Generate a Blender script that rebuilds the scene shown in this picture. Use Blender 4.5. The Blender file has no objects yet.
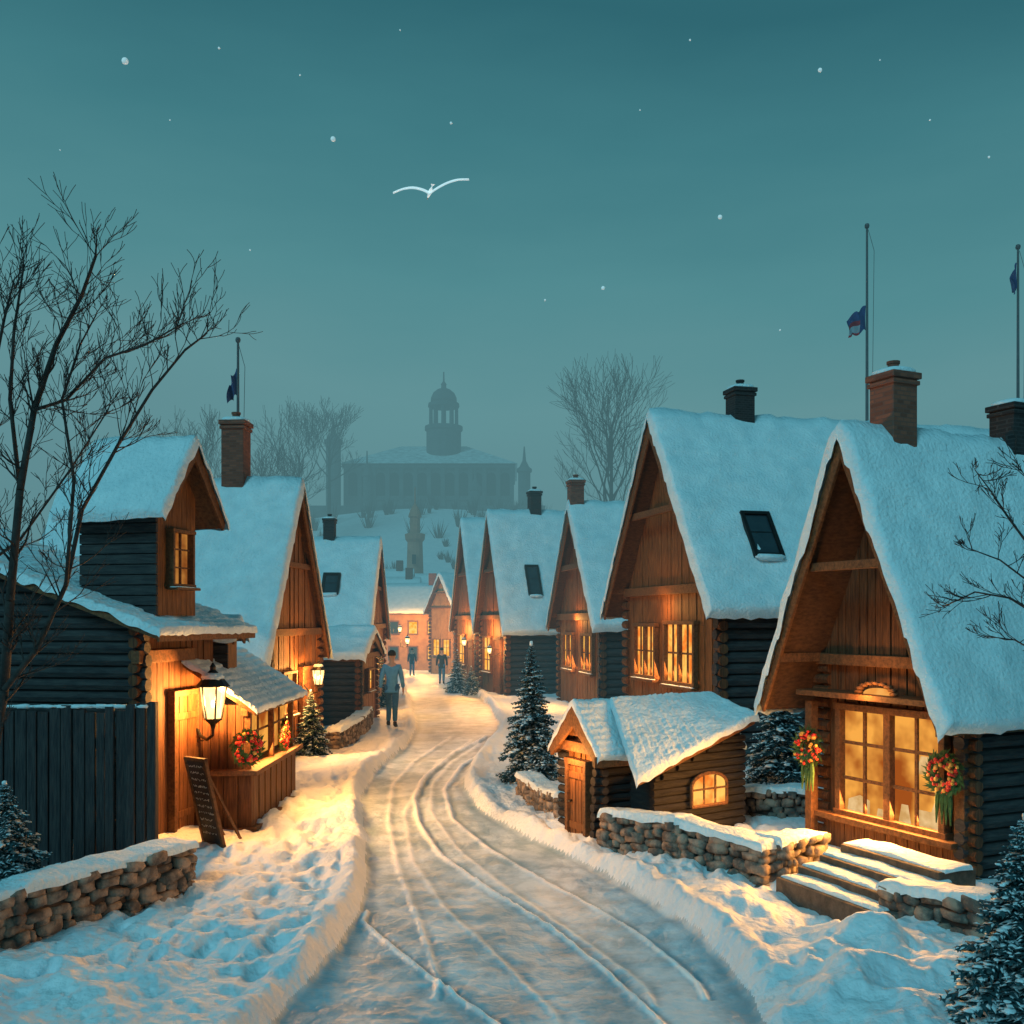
import bpy, bmesh, math, random
import numpy as np
from mathutils import Vector, noise
V=Vector
random.seed(7)
C=bpy.context.scene.collection
H=2.6; F=1000.0; HY=620.0
def at(px,py,Y): return V(((px-512)*Y/F, Y, H-(py-HY)*Y/F))

# ---------------------------------------------------------------- materials
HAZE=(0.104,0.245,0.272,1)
def nn(nt,t,**k):
    n=nt.nodes.new(t)
    for a,b in k.items(): setattr(n,a,b)
    return n
def math_(nt,op,a,b=None,clamp=False):
    n=nt.nodes.new('ShaderNodeMath'); n.operation=op; n.use_clamp=clamp
    for i,v in enumerate((a,b)):
        if v is None: continue
        if isinstance(v,(int,float)): n.inputs[i].default_value=v
        else: nt.links.new(v,n.inputs[i])
    return n.outputs[0]
def finish(m,nt,sh,haze):
    out=nn(nt,'ShaderNodeOutputMaterial')
    if haze:  # distance mist painted into the surface as emission rising with world Y
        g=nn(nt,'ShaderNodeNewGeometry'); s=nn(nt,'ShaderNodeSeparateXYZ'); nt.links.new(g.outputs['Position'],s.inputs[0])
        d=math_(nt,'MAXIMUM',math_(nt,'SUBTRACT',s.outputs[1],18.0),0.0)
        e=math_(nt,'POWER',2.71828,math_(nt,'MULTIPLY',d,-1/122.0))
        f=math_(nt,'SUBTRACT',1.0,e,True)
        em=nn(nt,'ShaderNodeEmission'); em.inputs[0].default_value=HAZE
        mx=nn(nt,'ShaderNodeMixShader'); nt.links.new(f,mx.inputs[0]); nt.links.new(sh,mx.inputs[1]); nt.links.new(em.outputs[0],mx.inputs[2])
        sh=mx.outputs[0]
    nt.links.new(sh,out.inputs[0])
    try: m.cycles.emission_sampling='NONE'
    except: pass
def base(name):
    m=bpy.data.materials.new(name); m.use_nodes=True; m.node_tree.nodes.clear(); return m,m.node_tree
def MT(name,c1,c2=None,scale=4,stretch=(1,1,1),rough=.8,bump=.3,bscale=30,bdist=.01,haze=True,metal=0,brick=False,voro=0,contrast=(.35,.65),spec=.3,rut=False,emit=0):
    m,nt=base(name); c2=c2 or tuple(x*.7 for x in c1)
    g=nn(nt,'ShaderNodeNewGeometry'); mp=nn(nt,'ShaderNodeMapping'); mp.inputs['Scale'].default_value=stretch
    nt.links.new(g.outputs['Position'],mp.inputs[0])
    n1=nn(nt,'ShaderNodeTexNoise'); n1.inputs['Scale'].default_value=scale; n1.inputs['Detail'].default_value=6; n1.inputs['Roughness'].default_value=.65
    nt.links.new(mp.outputs[0],n1.inputs[0])
    r=nn(nt,'ShaderNodeValToRGB'); r.color_ramp.elements[0].position=contrast[0]; r.color_ramp.elements[1].position=contrast[1]
    r.color_ramp.elements[0].color=(*c1,1); r.color_ramp.elements[1].color=(*c2,1)
    nt.links.new(n1.outputs[0],r.inputs[0])
    n2=nn(nt,'ShaderNodeTexNoise'); n2.inputs['Scale'].default_value=bscale; n2.inputs['Detail'].default_value=5
    nt.links.new(mp.outputs[0],n2.inputs[0])
    h=n2.outputs[0]; col=r.outputs[0]
    if brick:
        s=nn(nt,'ShaderNodeSeparateXYZ'); nt.links.new(g.outputs['Position'],s.inputs[0])
        cb=nn(nt,'ShaderNodeCombineXYZ'); nt.links.new(math_(nt,'ADD',s.outputs[0],s.outputs[1]),cb.inputs[0]); nt.links.new(s.outputs[2],cb.inputs[1])
        bk=nn(nt,'ShaderNodeTexBrick'); bk.inputs['Scale'].default_value=1; bk.inputs['Brick Width'].default_value=.12; bk.inputs['Row Height'].default_value=.045
        bk.inputs['Mortar Size'].default_value=.006; bk.inputs['Color1'].default_value=(*c1,1); bk.inputs['Color2'].default_value=(*c2,1); bk.inputs['Mortar'].default_value=(*(x*.5+.03 for x in c1),1)
        nt.links.new(cb.outputs[0],bk.inputs[0]); col=bk.outputs[0]
        h=math_(nt,'ADD',math_(nt,'MULTIPLY',bk.outputs[1],-1.0),math_(nt,'MULTIPLY',h,.4))
    if voro:
        vo=nn(nt,'ShaderNodeTexVoronoi'); vo.feature='DISTANCE_TO_EDGE'; vo.inputs['Scale'].default_value=voro
        nt.links.new(g.outputs['Position'],vo.inputs[0])
        h=math_(nt,'ADD',math_(nt,'MINIMUM',math_(nt,'MULTIPLY',vo.outputs[0],3.0),.3),h)
    if rut:
        at_=nn(nt,'ShaderNodeAttribute'); at_.attribute_name='packed'
        mx=nn(nt,'ShaderNodeMix'); mx.data_type='RGBA'
        nt.links.new(math_(nt,'MAXIMUM',at_.outputs['Fac'],0.0,True),mx.inputs[0]); nt.links.new(col,mx.inputs[6]); mx.inputs[7].default_value=(.98,.98,.98,1)
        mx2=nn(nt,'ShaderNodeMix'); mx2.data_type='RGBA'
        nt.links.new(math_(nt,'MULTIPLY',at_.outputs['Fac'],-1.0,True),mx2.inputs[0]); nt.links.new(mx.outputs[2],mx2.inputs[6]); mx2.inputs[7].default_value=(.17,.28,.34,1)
        col=mx2.outputs[2]
    bp=nn(nt,'ShaderNodeBump'); bp.inputs['Strength'].default_value=bump; bp.inputs['Distance'].default_value=bdist
    nt.links.new(h,bp.inputs['Height'])
    b=nn(nt,'ShaderNodeBsdfPrincipled'); b.inputs['Roughness'].default_value=rough; b.inputs['Metallic'].default_value=metal
    b.inputs['Specular IOR Level'].default_value=spec
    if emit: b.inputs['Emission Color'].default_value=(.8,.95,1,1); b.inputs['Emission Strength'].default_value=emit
    nt.links.new(col,b.inputs['Base Color']); nt.links.new(bp.outputs[0],b.inputs['Normal'])
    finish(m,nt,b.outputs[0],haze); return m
def MG(name,c1,c2,st,scale=3,transp=0,haze=False,pos=(.36,.62)):
    m,nt=base(name)
    g=nn(nt,'ShaderNodeNewGeometry')
    n1=nn(nt,'ShaderNodeTexNoise'); n1.inputs['Scale'].default_value=scale; n1.inputs['Detail'].default_value=3
    nt.links.new(g.outputs['Position'],n1.inputs[0])
    r=nn(nt,'ShaderNodeValToRGB'); r.color_ramp.elements[0].position=pos[0]; r.color_ramp.elements[1].position=pos[1]
    r.color_ramp.elements[0].color=(*c1,1); r.color_ramp.elements[1].color=(*c2,1); nt.links.new(n1.outputs[0],r.inputs[0])
    e=nn(nt,'ShaderNodeEmission'); e.inputs[1].default_value=st; nt.links.new(r.outputs[0],e.inputs[0]); sh=e.outputs[0]
    if transp:
        t=nn(nt,'ShaderNodeBsdfTransparent'); mx=nn(nt,'ShaderNodeMixShader'); mx.inputs[0].default_value=transp
        nt.links.new(sh,mx.inputs[1]); nt.links.new(t.outputs[0],mx.inputs[2]); sh=mx.outputs[0]
    finish(m,nt,sh,haze); return m
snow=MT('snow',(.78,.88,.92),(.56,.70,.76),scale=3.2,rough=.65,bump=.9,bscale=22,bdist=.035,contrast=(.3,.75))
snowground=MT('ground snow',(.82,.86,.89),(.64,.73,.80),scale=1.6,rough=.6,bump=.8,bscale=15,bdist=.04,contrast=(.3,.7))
ice=MT('icy road',(.34,.47,.54),(.66,.76,.82),scale=2.2,rough=.45,bump=.6,bscale=26,bdist=.016,voro=4,contrast=(.40,.58),spec=.4,rut=True)
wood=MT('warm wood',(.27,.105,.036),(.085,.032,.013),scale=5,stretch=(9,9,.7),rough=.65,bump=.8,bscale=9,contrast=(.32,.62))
woodd=MT('shadowed gable wood',(.17,.066,.026),(.06,.024,.012),scale=5,stretch=(9,9,.7),rough=.7,bump=.8,bscale=9,contrast=(.32,.62))  # darker copy of the warm wood, shade put into its colour
woodh=MT('trim wood',(.19,.08,.032),(.075,.033,.016),scale=8,stretch=(3,3,3),rough=.7,bump=.4,bscale=30)
soffit=MT('dark soffit boards',(.10,.045,.022),(.045,.022,.013),scale=6,stretch=(2,2,6),rough=.8,bump=.3,bscale=12)
darkwood=MT('dark logs',(.060,.058,.058),(.022,.023,.027),scale=4,stretch=(1,1,8),rough=.85,bump=.7,bscale=14)
shedlog=MT('blackened logs',(.034,.030,.029),(.014,.013,.015),scale=4,stretch=(1,1,8),rough=.85,bump=.7,bscale=14)
darkplank=MT('dark planks',(.055,.05,.05),(.02,.02,.024),scale=5,stretch=(9,9,.8),rough=.85,bump=.7,bscale=9)
brick=MT('brick',(.27,.095,.06),(.15,.055,.038),scale=8,brick=True,bump=.8,bscale=60)
darkstone=MT('dark masonry',(.030,.027,.028),(.016,.015,.016),scale=9,brick=True,bump=.6,bscale=40)
stone=MT('field stone',(.34,.26,.20),(.10,.085,.075),scale=5.5,rough=.85,bump=.9,bscale=35,contrast=(.4,.58))
mortar=MT('mortar',(.05,.04,.036),(.03,.025,.022),scale=10)
stepst=MT('step stone',(.13,.095,.07),(.06,.045,.036),scale=10,bump=.6)
needle=MT('fir needles',(.045,.12,.135),(.018,.055,.068),scale=12,rough=.8)
bark=MT('bark',(.05,.042,.038),(.025,.022,.022),scale=20,rough=.9,bump=.6)
metal=MT('black iron',(.03,.03,.03),(.02,.02,.02),rough=.45,metal=.6,bump=.1)
pole_m=MT('pole paint',(.10,.11,.12),(.07,.08,.09),rough=.5,bump=.1)
pane_m=MG('lit window glass',(.85,.20,.025),(1.0,.55,.11),1.15,scale=4.2,pos=(.38,.6))
panedim=MG('dim window glass',(.35,.10,.02),(.75,.30,.06),.6,scale=4)
panefar=MG('lit far window',(1.0,.36,.05),(1.0,.6,.16),1.2,scale=4)
lampglass=MG('lantern glass',(1,.62,.2),(1,.8,.4),2.6,scale=6,transp=.45)
hoodglass=MG('hood glass',(.9,.33,.06),(1,.45,.1),.95,scale=6)
bulb=MG('bulb',(1,.85,.5),(1,.85,.5),6)
room=MG('lit room',(.38,.085,.012),(1.0,.43,.07),.95,scale=2.4,pos=(.36,.6))
shade=MG('glowing furnishing',(.75,.42,.14),(1.0,.66,.30),.85,scale=7)  # lamp glow put into the furnishings as emission, no lamp lights them
glassdark=MT('dark skylight glass',(.03,.05,.06),(.02,.035,.045),rough=.12,bump=0,spec=.5)
green=MT('wreath leaves',(.07,.15,.045),(.03,.07,.02),scale=20)
red=MT('red berries',(.75,.045,.025),(.55,.025,.02),scale=20,rough=.4)
gold=MT('gold berries',(.85,.42,.08),(.6,.28,.05),scale=20,rough=.4)
chalk=MT('chalk',(.7,.62,.5),(.5,.45,.38),scale=30)
board_m=MT('chalkboard',(.05,.04,.035),(.03,.025,.025),scale=10,rough=.7)
stonefar=MT('palace stone',(.11,.125,.13),(.06,.07,.075),scale=.6,rough=.9)
rooffar=MT('palace roof frost',(.75,.82,.84),(.38,.45,.48),scale=1.2,rough=.9)
darkfar=MT('palace window dark',(.003,.004,.005),(.002,.003,.003))
plaster=MT('ochre plaster',(.42,.22,.085),(.28,.14,.055),scale=2)
towerbrick=MT('tower brick',(.50,.22,.14),(.34,.15,.09),scale=1)
skin=MT('skin',(.45,.28,.2),(.4,.24,.17),bump=.05,rough=.6)
hair_m=MT('hair',(.03,.02,.015),(.02,.015,.01),scale=40)
jack1=MT('grey blue coat',(.11,.34,.56),(.08,.25,.44),scale=9,rough=.9)
jack2=MT('dark coat',(.03,.04,.05),(.02,.03,.035),scale=12,rough=.9)
trou=MT('blue grey trousers',(.05,.15,.26),(.035,.11,.19),scale=12,rough=.9)
boot_m=MT('boots',(.02,.018,.016),(.015,.012,.01),rough=.5)
white=MT('gull white',(.9,.9,.86),(.8,.8,.78),scale=8,haze=False,emit=.45,bump=0)  # emission added to brighten the plumage, the gull is no light source
fblue=MT('flag blue',(.04,.08,.22),(.03,.06,.15),scale=5); fred=MT('flag red',(.3,.04,.06),(.25,.03,.04),scale=5); fwhite=MT('flag white',(.35,.4,.45),(.3,.35,.4),scale=5)

# ---------------------------------------------------------------- helpers
def wl(p):
    s=V((0,0,0))
    while p is not None: s+=p.location; p=p.parent
    return s
def tag(o,label=None,cat=None,group=None,kind=None):
    if label: o['label']=label
    if cat: o['category']=cat
    if group: o['group']=group
    if kind: o['kind']=kind
    return o
def thing(name,label,cat,loc,group=None):
    o=bpy.data.objects.new(name,None); C.objects.link(o); o.location=loc; o.empty_display_size=.2
    return tag(o,label,cat,group)
_t=[]
for x in (-1,0,1):
    for y in (-1,0,1):
        for z in (-1,0,1): _t.append((x,y,z))
_ti={p:i for i,p in enumerate(_t)}
_blobf=[]
for ax in range(3):
    for s in (-1,1):
        o=[a for a in range(3) if a!=ax]
        for i in (-1,0):
            for j in (-1,0):
                q=[]
                for (a,b) in ((i,j),(i+1,j),(i+1,j+1),(i,j+1)):
                    p=[0,0,0]; p[ax]=s; p[o[0]]=a; p[o[1]]=b; q.append(_ti[tuple(p)])
                flip=(s==1)!=(ax==1)
                _blobf.append(q if flip else q[::-1])
class MB:
    def __init__(s): s.v=[]; s.f=[]; s.mi=[]
    def add(s,vs,fs,mi=0):
        n=len(s.v); s.v+= [tuple(v) for v in vs]; s.f+=[tuple(n+i for i in f) for f in fs]; s.mi+=[mi]*len(fs)
    def box(s,c,X,Y,Z,mi=0):
        c=V(c);X=V(X);Y=V(Y);Z=V(Z)
        s.add([c-X-Y-Z,c+X-Y-Z,c+X+Y-Z,c-X+Y-Z,c-X-Y+Z,c+X-Y+Z,c+X+Y+Z,c-X+Y+Z],
              [(0,3,2,1),(4,5,6,7),(0,1,5,4),(1,2,6,5),(2,3,7,6),(3,0,4,7)],mi)
    def prism(s,poly,ext,mi=0):
        n=len(poly); ext=V(ext); a=[V(p) for p in poly]; b=[p+ext for p in a]
        s.add(a+b,[tuple(range(n))[::-1],tuple(range(n,2*n))]+[(i,(i+1)%n,n+(i+1)%n,n+i) for i in range(n)],mi)
    def tube(s,p0,p1,r0,r1,n=6,cap=True,mi=0):
        p0=V(p0);p1=V(p1);d=(p1-p0)
        if d.length<1e-6: return
        d.normalize(); u=d.cross(V((0,0,1)) if abs(d.z)<.9 else V((1,0,0))).normalized(); w=d.cross(u)
        vs=[]
        for p,r in ((p0,r0),(p1,r1)):
            for k in range(n):
                a=2*math.pi*k/n; vs.append(p+u*math.cos(a)*r+w*math.sin(a)*r)
        fs=[(k,(k+1)%n,n+(k+1)%n,n+k) for k in range(n)]
        if cap: fs+=[tuple(range(n))[::-1],tuple(range(n,2*n))]
        s.add(vs,fs,mi)
    def path(s,pts,r,n=6,mi=0):
        for i in range(len(pts)-1):
            a=r if not isinstance(r,(list,tuple)) else r[i]; b=r if not isinstance(r,(list,tuple)) else r[i+1]
            s.tube(pts[i],pts[i+1],a,b,n,True,mi)
    def lathe(s,c,prof,n=16,mi=0):
        c=V(c); vs=[]
        for (r,z) in prof:
            for k in range(n):
                a=2*math.pi*k/n; vs.append(c+V((r*math.cos(a),r*math.sin(a),z)))
        fs=[]
        for i in range(len(prof)-1):
            for k in range(n): fs.append((i*n+k,i*n+(k+1)%n,(i+1)*n+(k+1)%n,(i+1)*n+k))
        fs+=[tuple(range(n))[::-1],tuple(range((len(prof)-1)*n,len(prof)*n))]
        s.add(vs,fs,mi)
    def blob(s,c,X,Y,Z,round_=.6,jit=.1,mi=0):
        c=V(c);X=V(X);Y=V(Y);Z=V(Z); vs=[]
        for p in _t:
            q=V(p)
            if q.length>0: q=q*(1-round_)+q.normalized()*round_
            q+=V((random.uniform(-jit,jit),random.uniform(-jit,jit),random.uniform(-jit,jit)))
            vs.append(c+X*q.x+Y*q.y+Z*q.z)
        s.add(vs,_blobf,mi)
    def build(s,name,mat,parent=None,smooth=False,bev=0,fix=True,sub=0):
        me=bpy.data.meshes.new(name); off=wl(parent) if parent else V((0,0,0))
        me.from_pydata([(x-off.x,y-off.y,z-off.z) for x,y,z in s.v],[],s.f)
        for m in (mat if isinstance(mat,(list,tuple)) else [mat]): me.materials.append(m)
        me.polygons.foreach_set('material_index',s.mi)
        if fix:
            bm=bmesh.new(); bm.from_mesh(me); bmesh.ops.recalc_face_normals(bm,faces=bm.faces); bm.to_mesh(me); bm.free()
        if smooth: me.polygons.foreach_set('use_smooth',[True]*len(me.polygons))
        me.update()
        o=bpy.data.objects.new(name,me); C.objects.link(o); o.parent=parent
        if sub:
            m=o.modifiers.new('s','SUBSURF'); m.levels=sub; m.render_levels=sub
        if bev:
            m=o.modifiers.new('b','BEVEL'); m.width=bev; m.segments=2; m.limit_method='ANGLE'
        return o
def lerp(a,b,t): return a+(b-a)*t
def cellrand(i,j): return (math.sin(i*127.1+j*311.7)*43758.5453)%1.0
def snow_layer(Mf,a0,a1,prof,t,name,parent,step=.12,b=.05,amp=.35,droop=.04,tile=0,trel=1.0):
    """snow blanket over the polyline prof [(s,z)], swept along the axis a; Mf(a,s,z)->world.
    tile>0: thin snow that follows shingle rows of that height"""
    K=4
    if tile: step=min(step,tile/5)
    av=[(a0-b*math.cos(i/K*math.pi/2),math.sin(i/K*math.pi/2)) for i in range(K+1)]
    n=max(2,int((a1-a0)/step))
    av+=[(lerp(a0,a1,i/n),1) for i in range(1,n)]
    av+=[(a1+b*math.cos(i/K*math.pi/2),math.sin(i/K*math.pi/2)) for i in range(K,-1,-1)]
    pts=[]
    for i in range(len(prof)-1):
        p,q=V(prof[i]),V(prof[i+1]); m=max(2,int((q-p).length/step))
        for k in range(m): pts.append(p.lerp(q,k/m))
    pts.append(V(prof[-1]))
    m=len(pts); nrm=[]
    for i in range(m):
        d=pts[min(i+1,m-1)]-pts[max(i-1,0)]; d.normalize(); q=V((-d.y,d.x))
        if q.y<0: q=-q
        nrm.append(q)
    dist=[]
    rid=max(prof,key=lambda p:p[1])
    for p in pts: dist.append((p-V(rid)).length)
    sv=[]
    d0=(pts[0]-pts[1]).normalized(); d1=(pts[-1]-pts[-2]).normalized()
    for i in range(K):
        th=i/K*math.pi/2; sv.append((pts[0]+d0*b*math.cos(th),nrm[0],math.sin(th),1-i/K,dist[0]))
    for i in range(m): sv.append((pts[i],nrm[i],1,0,dist[i]))
    for i in range(K-1,-1,-1):
        th=i/K*math.pi/2; sv.append((pts[-1]+d1*b*math.cos(th),nrm[-1],math.sin(th),1-i/K,dist[-1]))
    mb=MB(); vs=[]
    for (a,fa) in av:
        for (p,nq,fs,ed,ds) in sv:
            w=Mf(a,p.x,p.y)
            no=noise.noise(w*2.3)*.6+noise.noise(w*6.1)*.5
            th=t*min(fa,fs)*(1+amp*no)
            if tile:
                row=math.floor(ds/tile); fr=ds/tile-row; ca=a/(tile*1.1)+.5*(row%2); ci=math.floor(ca); cf=ca-ci
                gap=min(1,min(cf,1-cf)/.14)
                cover=min(1,max(0,.55+1.8*noise.noise(w*1.9)))
                th+=min(fa,fs)*trel*tile*(.22*fr+.12*cellrand(row,ci)-.10*(1-gap))*(1-.75*cover)
            q=p+nq*th
            e=max(ed,0)*droop*(.5+1.8*abs(noise.noise(w*5.0+V((3,1,7)))))
            r=Mf(a,q.x,q.y); 
            if fa<1: r=r+V((0,0,-(1-fa)*droop*.8*(1+2.5*noise.noise(w*6))))
            r.z-=e; vs.append(r)
    nb=len(sv); fs=[]
    for i in range(len(av)-1):
        for j in range(nb-1): fs.append((i*nb+j,(i+1)*nb+j,(i+1)*nb+j+1,i*nb+j+1))
    mb.add(vs,fs)
    o=mb.build(name,snow,parent,smooth=True)
    me=o.data
    up=sum(p.normal.z*p.area for p in me.polygons)
    if up<0: me.flip_normals()
    return o
WARM=(1,.42,.095)
def light(name,kind,loc,power,col=WARM,size=.08,dirv=None,sy=None):
    l=bpy.data.lights.new(name,kind); l.energy=power; l.color=col
    if kind=='POINT': l.shadow_soft_size=size
    if kind=='AREA':
        l.shape='RECTANGLE'; l.size=size; l.size_y=sy or size
    o=bpy.data.objects.new(name,l); C.objects.link(o); o.location=loc
    if dirv is not None: o.rotation_euler=V(dirv).to_track_quat('-Z','Y').to_euler()
    return o

# ---------------------------------------------------------------- ground
R_=np.random.RandomState(3); G_=R_.rand(256,256)*2-1
def vn(x,y):
    xi=np.floor(x).astype(int); yi=np.floor(y).astype(int); xf=x-xi; yf=y-yi
    xf=xf*xf*(3-2*xf); yf=yf*yf*(3-2*yf)
    g=lambda a,b:G_[a&255,b&255]
    return (g(xi,yi)*(1-xf)+g(xi+1,yi)*xf)*(1-yf)+(g(xi,yi+1)*(1-xf)+g(xi+1,yi+1)*xf)*yf
def py2Y(py):
    Y=2600.0/(py-620)
    if Y>33: Y=1.61/((py-620)/1000.0-.03)
    return Y
def curve(pts):
    a=sorted([(py2Y(py),(px-512)*py2Y(py)/1000.0) for px,py in pts]); y=np.array([p[0] for p in a]); x=np.array([p[1] for p in a])
    yy=np.linspace(y[0],y[-1],400); xx=np.interp(yy,y,x)
    for _ in range(2):
        k=np.ones(9)/9; xp=np.pad(xx,4,mode='edge'); xx=np.convolve(xp,k,'valid')
    return yy,xx
LE=curve([(255,1040),(300,1000),(334,965),(352,935),(365,900),(371,870),(369,840),(362,810),(366,785),(388,762),(408,745),(418,728),(412,705),(406,690),(404,680),(404,672)])
RE=curve([(765,1040),(742,985),(702,940),(650,902),(590,868),(530,840),(490,820),(466,800),(462,780),(472,760),(490,742),(500,725),(488,705),(468,690),(456,680),(450,672)])
RUTS=[(curve([(362,922),(395,950),(440,985),(500,1028)]),.028),
 (curve([(485,738),(455,752),(424,778),(414,800),(419,825),(440,855),(490,890),(560,935),(610,975),(665,1028)]),.030),
 (curve([(450,738),(415,760),(392,785),(388,820),(398,870),(418,920),(440,985)]),.012),
 (curve([(470,742),(440,760),(418,785),(404,815),(412,860),(445,910),(500,960),(560,1020)]),.009),
 (curve([(478,745),(452,762),(432,785),(430,812),(458,850),(515,895),(590,945),(650,990)]),.010),
 (curve([(492,748),(462,765),(444,790),(452,820),(490,850),(560,890),(640,935),(700,985)]),.020)]
fp=[]
rr=random.Random(5)
for k in range(640):
    if rr.random()<.6: X=rr.uniform(-3.3,-1.2); Y=rr.uniform(7.0,16)
    else: X=rr.uniform(.3,3.2); Y=rr.uniform(6.8,14)
    fp.append((X,Y,rr.uniform(.045,.09),rr.uniform(.03,.07)))
def sm(t): t=np.clip(t,0,1); return t*t*(3-2*t)
def height(X,Y):
    X=np.atleast_1d(np.asarray(X,float)); Y=np.atleast_1d(np.asarray(Y,float))
    z=-.03*np.clip(Y-33,0,52)
    z=z+21.0*sm((Y-88)/62)*np.exp(-((X+10)/62)**2)+np.clip(Y-88,0,400)*.012*vn(X*.05,Y*.05)
    xl=np.interp(Y,*LE); xr=np.interp(Y,*RE)
    wob=.03*vn(Y*1.6,Y*0+3)+.015*vn(Y*5,Y*0+9)
    d=np.maximum(xl-X,X-xr)+wob+np.clip(Y-76,0,5)
    side=sm((d+.03)/.18)
    z=z+.13*side+.05*np.exp(-((d-.18)/.12)**2)*(1+.7*vn(X*2,Y*2))
    nm=np.clip((60-Y)/40,0,1)
    z=z+side*nm*(.06*vn(X*1.2,Y*1.2)+.035*vn(X*3.3,Y*3.3)+.024*vn(X*8,Y*8)+.010*vn(X*19,Y*19))
    z=z+(1-side)*nm*(.006*vn(X*5,Y*5)+.006*vn(X*14,Y*14)+.012*vn(X*1.1,Y*1.1+5))
    pk=np.zeros_like(z)
    for (c,h) in RUTS:
        dx=X-np.interp(Y,c[0],c[1]); inside=((Y>c[0][0]-.3)&(Y<c[0][-1]+.3))
        wd=.017+.003*vn(Y*5,Y*0)+.0010*Y
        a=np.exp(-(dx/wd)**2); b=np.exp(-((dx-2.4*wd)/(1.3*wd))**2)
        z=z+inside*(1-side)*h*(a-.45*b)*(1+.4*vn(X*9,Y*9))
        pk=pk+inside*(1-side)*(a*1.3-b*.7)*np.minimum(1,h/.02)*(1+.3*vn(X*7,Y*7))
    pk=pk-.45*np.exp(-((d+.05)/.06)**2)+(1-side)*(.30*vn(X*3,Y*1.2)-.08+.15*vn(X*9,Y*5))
    for (cx,cy,sx,sy,a) in ((2.75,7.3,.5,.6,.20),(2.2,6.6,.4,.5,.14),(3.2,6.1,.6,.5,.12),(-2.2,7.7,.6,.8,.08),(1.9,8.4,.5,.6,.05),(-3.4,6.6,.9,.7,.1)):
        z=z+a*np.exp(-((X-cx)/sx)**2-((Y-cy)/sy)**2)*(1+.7*vn(X*4,Y*4))
    # cleared hollow in front of the steps and the shop front
    for (cx,cy,sx,sy,a) in ((2.75,8.95,.55,.75,.17),(3.55,9.6,.6,.8,.16)):
        z=z-a*np.exp(-((X-cx)/sx)**4-((Y-cy)/sy)**4)
    return z,d,pk
def hz(X,Y): return float(height(X,Y)[0][0])
pys=np.arange(1330,664,-1.5); Ys=[py2Y(p) for p in pys]
while Ys[-1]<600: Ys.append(Ys[-1]*1.03)
Ys=np.array(Ys)
us=np.concatenate([np.linspace(-3,-.66,50)[:-1],np.linspace(-.66,.66,850),np.linspace(.66,3,50)[1:]])
U,YY=np.meshgrid(us,Ys); XX=U*(YY+.6)
Z,D,S=height(XX.ravel(),YY.ravel())
Z=Z.reshape(XX.shape); D=D.reshape(XX.shape)
for (fx,fy,r,dp) in fp:
    i0=np.searchsorted(Ys,fy-.35); i1=np.searchsorted(Ys,fy+.35)
    sx=XX[i0:i1]; sy=YY[i0:i1]
    Z[i0:i1]-=(D[i0:i1]>.28)*dp*np.exp(-(((sx-fx)/r)**2+((sy-fy)/(r*1.7))**2)**1.5)
nr,nc=XX.shape
co=np.stack([XX,YY,Z],-1).reshape(-1,3)
ii=np.arange(nr*nc).reshape(nr,nc)
quads=np.stack([ii[:-1,:-1],ii[:-1,1:],ii[1:,1:],ii[1:,:-1]],-1).reshape(-1,4)
dq=(D[:-1,:-1]+D[1:,1:]).ravel()/2
def npmesh(name,mask,mat):
    q=quads[mask]; used=np.unique(q); remap=-np.ones(len(co),int); remap[used]=np.arange(len(used)); q=remap[q]; v=co[used]
    me=bpy.data.meshes.new(name); me.vertices.add(len(v)); me.vertices.foreach_set('co',v.ravel().astype(np.float32))
    me.loops.add(q.size); me.loops.foreach_set('vertex_index',q.ravel().astype(np.int32))
    me.polygons.add(len(q)); me.polygons.foreach_set('loop_start',np.arange(0,q.size,4,dtype=np.int32)); me.polygons.foreach_set('loop_total',np.full(len(q),4,dtype=np.int32))
    me.polygons.foreach_set('use_smooth',np.ones(len(q),dtype=bool)); me.materials.append(mat); me.update(calc_edges=True)
    at_=me.attributes.new('packed','FLOAT','POINT'); at_.data.foreach_set('value',S[used].astype(np.float32)); me.validate()
    o=bpy.data.objects.new(name,me); C.objects.link(o); tag(o,kind='structure'); return o
npmesh('ground',dq>=.02,snowground); npmesh('road',dq<.02,ice)

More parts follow.
